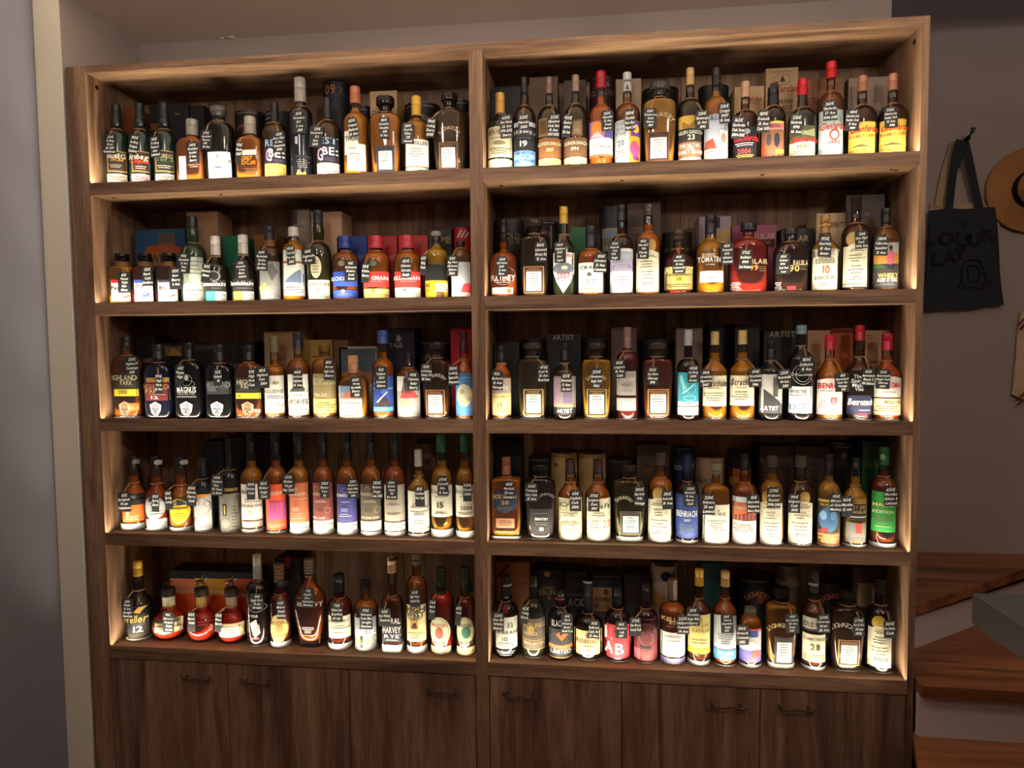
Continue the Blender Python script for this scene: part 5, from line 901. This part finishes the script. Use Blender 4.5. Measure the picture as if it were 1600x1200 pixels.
# plaster blemish where the ceiling meets the wall
for n, (px, py, r) in enumerate(((362, 63, .016), (347, 62, .009))):
    m = MB(); p = at(px, py, YR-.01); m.rev([(r, -.004), (r*.8, .0), (r*.3, .003)], WALLC, 0, 0, 9)
    o = m.build('plaster_patch', smooth=True); o.location = (p.x, YR-.01, CEIL_Z-.002); o.rotation_euler.x = math.pi
    o['label'] = 'chipped plaster lump in the ceiling corner' if n == 0 else 'smaller plaster lump left of the chipped one'; o['category'] = 'plaster'

# unseen globes added to brighten the room, above and behind the frame
for i, ((x, y, z), pw) in enumerate(FILL_GLOBES):
    lt = thing('added_globe_light', ('left front', 'middle front', 'right front', 'left rear', 'right rear')[i]+' added fill light globe under the ceiling, unseen', 'fill light', (x, y, z))
    m = MB(); m.rev([(.075*math.sin(math.pi*k/14)+.0005, z-.075*math.cos(math.pi*k/14)) for k in range(15)], glow('fill_globe_glow_%d' % i, FILL_GLOBE_COLOR, pw), x, y, 24); m.build('globe', lt, smooth=True)
    m = MB(); m.tube([(x, y, z+.072), (x, y, z+.085)], .03, foil('3a3632'), 14); m.tube([(x, y, z+.085), (x, y, CEIL_Z)], .004, foil('3a3632'), 6); m.build('cord', lt, smooth=True)
    settle(lt, (x, y, z))

# ---------------------------------------------------------------- shelving unit
unit = thing('shelving_unit', 'tall built-in dark oak shelving unit with ten lit bays above doors', 'shelf', (0, 0, FZ))
UL = (0, 0, FZ)
def upart(name, mb, **p):
    o = mb.build(name, unit, UL, **p); return o
XL0, XL1, XM0, XM1, XR0, XR1 = -1.34, -1.2715, .005, .0467, 1.3207, 1.34
ZT, ZTI, D = 2.4131, 2.3915, .345
def posts(name, x0, x1, zt):
    m = MB(); m.box((x0, 0, FZ), (x1, D, zt), WV); 
    for sx in ((x1+.0004,) if x0 < -1 else (x0-.0004,) if x1 > 1.3 else (x0-.0004, x1+.0004)):
        pass
    upart(name, m)
posts('side_panel', XL0, XL1, ZT); posts('side_panel', XR0, XR1, ZT); posts('divider', XM0, XM1, ZTI)
m = MB(); m.box((XL1, 0, ZTI), (XR0, D, ZT), WH); upart('top_panel', m)
BK = .305
# lighter inner faces of the bays: thin linings
for side in 'LR':
    a, b = XI[side]
    for k in range(5):
        zf = ZF[str(k+1)]; zu = ZTI if k == 0 else ZU[str(k)]
    z0 = ZF['5']
    n = 4; w_ = (b-a)/n
    for k in range(n):
        m = MB(); m.box((a+k*w_+(.0008 if k else 0), BK, .40), (a+(k+1)*w_-(.0008 if k < n-1 else 0), BK+.012, ZTI), WV); upart('back_panel', m)
GL0, GL1, GD = .005, .0145, .0045              # routed channel that holds the light strip
led = glow('led_diffuser', STRIP_COLOR, 3.0)
for row in '12345':
    for side in 'LR':
        a, b = XI[side]; zf, zu = ZF[row], ZU[row]; m = MB()
        m.box((a, 0, zu), (b, BK, zf-GD), WH); m.box((a, 0, zf-GD), (b, GL0, ZL[row]), WH); m.box((a, GL1, zf-GD), (b, BK, zf), WH)
        sh = upart('shelf', m)
        # cam fittings on the underside, seen as small dark ovals
        f = MB()
        if row in '12':
            for px, py, yy in ([(178, 309, .03), (345, 304, .03), (536, 284, .03), (728, 279, .05), (716, 278, .05)] if side == 'L' else [(783, 290, .04), (972, 282, .03), (1191, 273, .03), (1393, 265, .05), (1400, 266, .05)]):
                q = atz(px, py, ZU['1'])
                if row == '1' and a+.01 < q.x < b-.01 and 0 < q.y < .2: f.rev([(.006, zu-.0012), (.006, zu+.0005)], plain('14100e', .6, 0, .3, 'fitting'), q.x, q.y, 12)
        if f.f: f.build('cam_fitting', sh, (0, 0, 0)); sh.children[0].data.transform(Matrix.Translation(-Vector(UL)))
        l = MB(); l.box((a+.004, GL0+.0012, zf-GD), (b-.004, GL1-.0012, zf-GD+.0016), led); upart('light_strip', l); strip_lamp(a+.006, b-.006, (GL0+GL1)/2, zf-GD+.0030)
for px, py, x, s in ((151, 137, XL1, 1), (1429, 66, XR0, -1)):
    m = MB(); d = RM @ Vector(((px-800)/F_PX, 1, (600-py)/F_PX)); t = (x-CAM.x)/d.x; p = CAM+d*t
    m.tube([(x, p.y, p.z), (x+s*.0015, p.y, p.z)], .0075, plain('0c0a09', .6, 0, .3, 'hole'), 14); upart('dowel_hole', m)
# doors
ZD = ZU['5']-.004
def dx(px): return at(px, 1100, 0).x
seams = {'L': [XL1+.002, dx(357), dx(546), XM0-.002], 'R': [XM1+.002, dx(971.5), dx(1188), XR0-.002]}
handles = {'L': [(306, 1060), (399, 1066), (692, 1080)], 'R': [(812, 1087), (1138, 1104), (1244, 1108)]}
m = MB(); m.box((XL1, .03, FZ), (XR0, D-.02, ZU['5']-.002), plain('0d0a08', .8, 0, .2, 'carcass')); upart('cabinet_body', m)
m = MB(); m.box((XL1, .008, FZ), (XR0, .029, FZ+.075), WH); upart('plinth', m)
bronze = plain('5c4a3c', .35, .75, .5, 'bronze')
for side in 'LR':
    for k in range(3):
        m = MB(); a, b = seams[side][k]+.0014, seams[side][k+1]-.0014; m.box((a, .001, FZ+.08), (b, .022, ZD), WD); dr = upart('door', m)
        m2 = MB(); m2.box((a, .0006, ZD-.0016), (b, .001, ZD), plain('7a6250', .5, 0, .3, 'edge_band')); 
        hx, hz = at(handles[side][k][0], handles[side][k][1], -.02).x, at(handles[side][k][0], handles[side][k][1], -.02).z
        h = MB(); V_ = lambda u, y, v: (hx+u, y, hz+v)
        h.tube([V_(-.055, -.018, -.001), V_(-.042, -.022, -.003), V_(-.02, -.022, -.005), V_(.0, -.024, -.001), V_(.012, -.022, -.003), V_(.04, -.022, -.006), V_(.058, -.019, -.004)], [.003, .0038, .0034, .0042, .0034, .004, .0032], bronze, 8)
        h.tube([V_(-.042, -.022, -.003), V_(-.05, -.023, .006), V_(-.056, -.022, .014)], [.0034, .0028, .0016], bronze, 6)
        h.tube([V_(.04, -.022, -.006), V_(.047, -.024, -.012), V_(.049, -.023, -.015)], [.003, .0024, .0014], bronze, 6)
        h.tube([V_(.0, -.024, -.001), V_(.003, -.026, .004)], [.003, .0018], bronze, 6)
        for u in (-.042, .04): h.tube([V_(u, -.022, -.004), V_(u, .0012, -.003)], .0035, bronze, 7)
        ho = h.build('handle', dr, UL, smooth=True); ho['label'] = 'twig-shaped bronze handle'

# ---------------------------------------------------------------- staircase of winding oak treads
stair = thing('staircase', 'winding staircase with brown wooden treads and white risers beside shelving unit', 'stairs', (1.7, .3, FZ))
SL = (1.7, .3, FZ)
OT = wood('tread_oak', '5e3720', '875434', 'a46a42', False, 7.7, .4); RW = plaster('riser_white', 'd0c6c2')
z1 = atz(1433, 862, .64).z; zt1 = .64
zt1 = at(1500, 863.5, YW-.014).z
n1a, n1b = atz(1425, 948, zt1), atz(1612, 886, zt1)
def prism(pts, z0, z1_, mat, name, **p):
    m = MB(); n = len(pts); vs = [(x, y, z0) for x, y in pts]+[(x, y, z1_) for x, y in pts]
    m.add(vs, [tuple(range(n-1, -1, -1)), tuple(range(n, 2*n))]+[(i, (i+1) % n, n+(i+1) % n, n+i) for i in range(n)], mat)
    return m.build(name, stair, SL, **p)
def ext(a, b, x):                 # the line through a and b, read at x
    t = (x-a.x)/(b.x-a.x); return (x, a.y+(b.y-a.y)*t)
XS0, XS1 = 1.345, 3.4
p0, p1 = ext(n1a, n1b, XS0), ext(n1a, n1b, 2.3)
TH = .034
prism([p0, (2.3, p1[1]), (2.3, YW-.014), (XS0, YW-.014)], zt1-TH, zt1, OT, 'tread')
zt2 = zt1-.158
ins = .022
q0, q1 = (p0[0], p0[1]+ins), (2.3, p1[1]+ins)
prism([q0, q1, (2.3, q1[1]+.015), (XS0, q0[1]+.015)], zt2, zt1-TH, RW, 'riser')
n2a, n2b = atz(1426, 1071, zt2), atz(1612, 1082, zt2)
r0, r1 = ext(n2a, n2b, XS0), ext(n2a, n2b, XS1)
prism([r0, r1, (XS1, YW-.014), (XS0, YW-.014)], zt2-TH, zt2, OT, 'tread')
zt3 = zt2-.165
prism([(r0[0], r0[1]+ins), (r1[0], r1[1]+ins), (XS1, r1[1]+ins+.015), (XS0, r0[1]+ins+.015)], zt3, zt2-TH, RW, 'riser')
prism([(1.187, -.42), (XS1, -.40), (XS1, r1[1]+.1), (XS0, r0[1]+.1), (XS0, -.004), (1.338, -.006)], zt3-TH, zt3, OT, 'tread')
prism([(1.2, -.398), (XS1, -.378), (XS1, -.36), (1.2, -.38)], zt3-.165, zt3-TH, RW, 'riser')
prism([(1.1, -.72), (XS1, -.70), (XS1, -.36), (1.2, -.36)], zt3-.165-TH, zt3-.165, OT, 'tread')
prism([(1.12, -.70), (XS1, -.68), (XS1, -.66), (1.12, -.68)], FZ, zt3-.165-TH, RW, 'riser')
m = MB(); q = atz(1435, 1005, zt2); 
for dx_, r in ((0, .008), (.018, .006), (-.012, .005)):
    m.rev([(r, zt2), (r*.9, zt2+r*.6), (r*.3, zt2+r)], RW, q.x+.02+dx_, q.y+.012, 7)
o = m.build('plaster_crumb', smooth=True); o['label'] = 'pale plaster crumbs on the winding tread beside the shelving unit'; o['category'] = 'crumb'

# ---------------------------------------------------------------- dark stone counter, right foreground
cz = .862
c0 = atz(1519, 926, cz); cnt = thing('stone_counter', 'dark grey stone counter corner jutting in from the right', 'counter', (c0.x, c0.y, FZ))
st = plain('4e4e52', .38, 0, .5, 'stone', .5)
nt = st.node_tree; 
for nd in nt.nodes:
    if nd.type == 'MAP_RANGE': nd.inputs[3].default_value = .35; nd.inputs[4].default_value = 1.5
m = MB(); cth = .075; m.box((c0.x, -1.25, cz-cth), (c0.x+.9, c0.y, cz), st, .003); m.build('counter_top', cnt, (c0.x, c0.y, FZ))
m = MB(); m.box((c0.x+.36, -1.2, FZ), (c0.x+.85, c0.y-.05, cz-cth), WALLD); m.build('counter_base', cnt, (c0.x, c0.y, FZ))

# ---------------------------------------------------------------- hook, tote bags, hat, cloth on the stairwell wall
def P(px, py, Y): return at(px, py, Y)
hk = MB(); blk = plain('0c0c0d', .4, .3, .4, 'iron')
YH = YW
pts = [P(1503, 240, YH-.004), P(1504, 228, YH-.03), P(1506, 222, YH-.05), P(1514, 214, YH-.075), P(1519, 206, YH-.085), P(1521, 200, YH-.085)]
hk.tube(pts, [.008, .009, .009, .008, .007, .008], blk, 8)
b_ = P(1503, 235, YH); hk.tube([(b_.x, YH-.006, b_.z+.02), (b_.x, YH-.006, b_.z-.03)], .012, blk, 8)
o = hk.build('coat_hook', smooth=True); o['label'] = 'black curved iron coat hook on the stairwell wall above the tote bags'; o['category'] = 'hook'
def sheet(name, corners, Y, thick, mat, parent, org, bulge=.0, nx=14, nz=16, seed=0):
    "a hanging cloth bag: two creased faces joined at the sides"
    m = MB(); A, B, C_, D_ = [P(x, y, Y) for x, y in corners]; vs = []     # tl, tr, br, bl
    for s in (0, 1):
        for j in range(nz+1):
            for i in range(nx+1):
                u, v = i/nx, j/nz; p = (A.lerp(B, u)).lerp(D_.lerp(C_, u), v)
                e = math.sin(math.pi*min(1, u*1.0))**.5*math.sin(math.pi*(.12+.80*v))**.6
                y = Y-(1-s)*(thick+bulge*e)+s*0-.004*(1-s)*math.sin(9*u+5*v+seed)-.003*(1-s)*math.sin(17*u-7*v+seed*2)
                vs.append((p.x+.003*math.sin(7*v+seed)*(1-s), y, p.z+.002*math.sin(11*u+seed)))
    n = (nx+1)*(nz+1); fs = []
    for s in (0, 1):
        for j in range(nz):
            for i in range(nx):
                a = s*n+j*(nx+1)+i; q = (a, a+nx+1, a+nx+2, a+1); fs.append(q if s == 0 else q[::-1])
    ring = [j*(nx+1) for j in range(nz+1)]+[nz*(nx+1)+i for i in range(1, nx+1)]+[j*(nx+1)+nx for j in range(nz-1, -1, -1)]
    fs += [(a, n+a, n+b, b) for a, b in zip(ring, ring[1:])]
    m.add(vs, fs, mat); return m.build(name, parent, org, smooth=True)
def strap(name, pts, w_, mat, parent, org, t=.002):
    m = MB(); vs = []; 
    for i, p in enumerate(pts):
        d = (pts[min(i+1, len(pts)-1)]-pts[max(i-1, 0)]); d.y = 0; d.normalize(); s = Vector((d.z, 0, -d.x))*w_/2
        for q in (p-s, p+s): vs += [tuple(q), (q.x, q.y+t, q.z)]
    fs = []
    for i in range(len(pts)-1):
        a = i*4; fs += [(a, a+2, a+6, a+4), (a+1, a+5, a+7, a+3), (a, a+4, a+5, a+1), (a+2, a+3, a+7, a+6)]
    m.add(vs, fs, mat); return m.build(name, parent, org)
cl = plain('2b2d32', .9, 0, .2, 'cotton_black', .4); cb_ = plain('b09474', .9, 0, .2, 'cotton_natural', .4)
ob = P(1505, 480, YW-.03); O_ = tuple(ob)
bag2 = thing('tote_bag', 'natural beige tote bag hanging behind the black one', 'bag', O_)
sheet('bag_body', [(1452, 319), (1562, 319), (1558, 470), (1450, 476)], YW-.006, .006, cb_, bag2, O_, .004, seed=2)
strap('handle', [P(1466, 322, YW-.016), P(1476, 270, YW-.018), P(1486, 240, YW-.02), P(1494, 220, YW-.035)], .026, cb_, bag2, O_)
strap('handle', [P(1526, 322, YW-.012), P(1516, 270, YW-.018), P(1508, 236, YW-.035)], .022, cb_, bag2, O_)
bag = thing('tote_bag', 'black cotton tote bag with tonal lettering hanging from the hook', 'bag', O_)
bb = sheet('bag_body', [(1451, 329), (1553, 325), (1567, 477), (1443, 487)], YW-.022, .008, cl, bag, O_, .016, seed=5)
for p4 in ([(1483, 329), (1487, 290), (1493, 245), (1500, 218)], [(1531, 326), (1523, 290), (1514, 246), (1507, 218)], [(1494, 262), (1499, 240), (1503, 222)]):
    strap('handle', [P(x, y, YW-.034-.03*(329-y)/110) for x, y in p4], .028, cl, bag, O_)
pr = MB(); dk = plain('08080a', .75, 0, .3, 'bag_print')
sfb = Surf(YW-.05, lambda x, z, off: YW-.0515-off, P(1505, 400, YW-.05).x, .3)
for tx_, cx_, cy_, h_, w2, rt in (('LOU', 1482, 372, 17, 52, -.10), ("'", 1509, 353, 9, 3, .1), ('LATUR', 1506, 386, 15, 92, .22)):
    p = P(cx_, cy_, sfb.Y); mp = (p-CAM).length/F_PX
    if tx_ == 'LATUR':
        for ch_, ax, ay, r_ in (('L', 1466, 404, 0), ('A', 1484, 400, .05), ('T', 1500, 396, .1), ('U', 1524, 374, .1), ('R', 1545, 367, .1)):
            q = P(ax, ay, sfb.Y); put_text(pr, sfb, dk, q.x, q.z, 15*mp, 15*mp, ch_, 0, True, 0, r_)
    else: put_text(pr, sfb, dk, p.x, p.z, h_*mp, w2*mp, tx_, 0, True, 0, rt)
pts = [P(x, y, sfb.Y-.003) for x, y in ((1497, 446), (1503, 440), (1503, 420), (1508, 408), (1520, 405), (1532, 408), (1538, 424), (1543, 440), (1536, 444), (1540, 452), (1520, 448), (1506, 452), (1510, 444), (1497, 446))]
pr.tube(pts, .0022, dk, 5)
pr.tube([P(x, y, sfb.Y-.003) for x, y in ((1512, 420), (1516, 414), (1528, 416), (1532, 428), (1526, 440), (1514, 438), (1512, 420))], .0022, dk, 5)
pr.tube([P(x, y, sfb.Y-.003) for x, y in ((1543, 438), (1550, 438), (1553, 442), (1548, 444), (1543, 441))], .0018, dk, 5)
pr.build('printed_design', bb, O_)
# straw hat with a black band
hc = P(1613, 296, YW-.03); mp = (hc-CAM).length/F_PX; R_ = 51*mp
hat = thing('straw_hat', 'round brown straw hat with black band on the wall, right edge', 'hat', tuple(hc))
straw = plain('b98552', .8, 0, .3, 'straw', .8)
def disc(mb, prof, mat, seg=48):       # revolve about the y axis (hat hangs flat on the wall)
    vs = []; fs = []
    for r, y in prof:
        for k in range(seg): a = 6.28318*k/seg; vs.append((r*math.cos(a), y, r*math.sin(a)))
    for i in range(len(prof)-1): fs += [(i*seg+k, (i+1)*seg+k, (i+1)*seg+(k+1) % seg, i*seg+(k+1) % seg) for k in range(seg)]
    fs.append(tuple((len(prof)-1)*seg+k for k in range(seg))); mb.add(vs, fs, mat)
m = MB(); pf = [(R_, .012), (R_, .008)]
k = R_
while k > R_*.46:                     # braided rows of straw
    pf += [(k, .006), (k-.0015, .003), (k-.004, .006)]; k -= .0055
pf += [(R_*.44, .004), (R_*.42, -.07), (R_*.36, -.095), (R_*.2, -.10)]
disc(m, pf, straw); m.build('straw_body', hat, smooth=True)
m = MB(); disc(m, [(R_*.45, .001), (R_*.445, .0), (R_*.435, -.03), (R_*.43, -.03)], plain('121214', .7, 0, .2, 'ribbon')); m.build('hat_band', hat, smooth=True)
# striped cloth at the right edge
oc = P(1605, 560, YW-.02); cth_ = thing('striped_cloth', 'beige cloth with dark red stripes hanging at the right edge', 'cloth', tuple(oc))
sheet('cloth_body', [(1594, 486), (1660, 480), (1672, 655), (1580, 616)], YW-.012, .006, plain('bca084', .9, 0, .2, 'linen', .4), cth_, tuple(oc), .01, seed=9)
m = MB(); red = plain('6a2c24', .9, 0, .2, 'stripe')
for s0, s1 in (((1591, 508), (1600, 498)), ((1594, 515), (1604, 503)), ((1592, 632), (1606, 618)), ((1589, 626), (1602, 612))):
    a, b = P(*s0, YW-.036), P(*s1, YW-.036); m.tube([a, b], .0035, red, 5)
m.build('stripe', cth_, tuple(oc))

# ---------------------------------------------------------------- fill the shelves
for bay, txt in BOTTLES.items():
    recs = [r for r in txt.strip().split('\n') if r.strip()]
    spans = [tuple(map(float, r.split('|')[1].split())) for r in recs]
    for i, r in enumerate(recs): bottle(bay, i, r)
    for r in BOXES[bay].strip().split('\n'): carton(bay, r, spans)
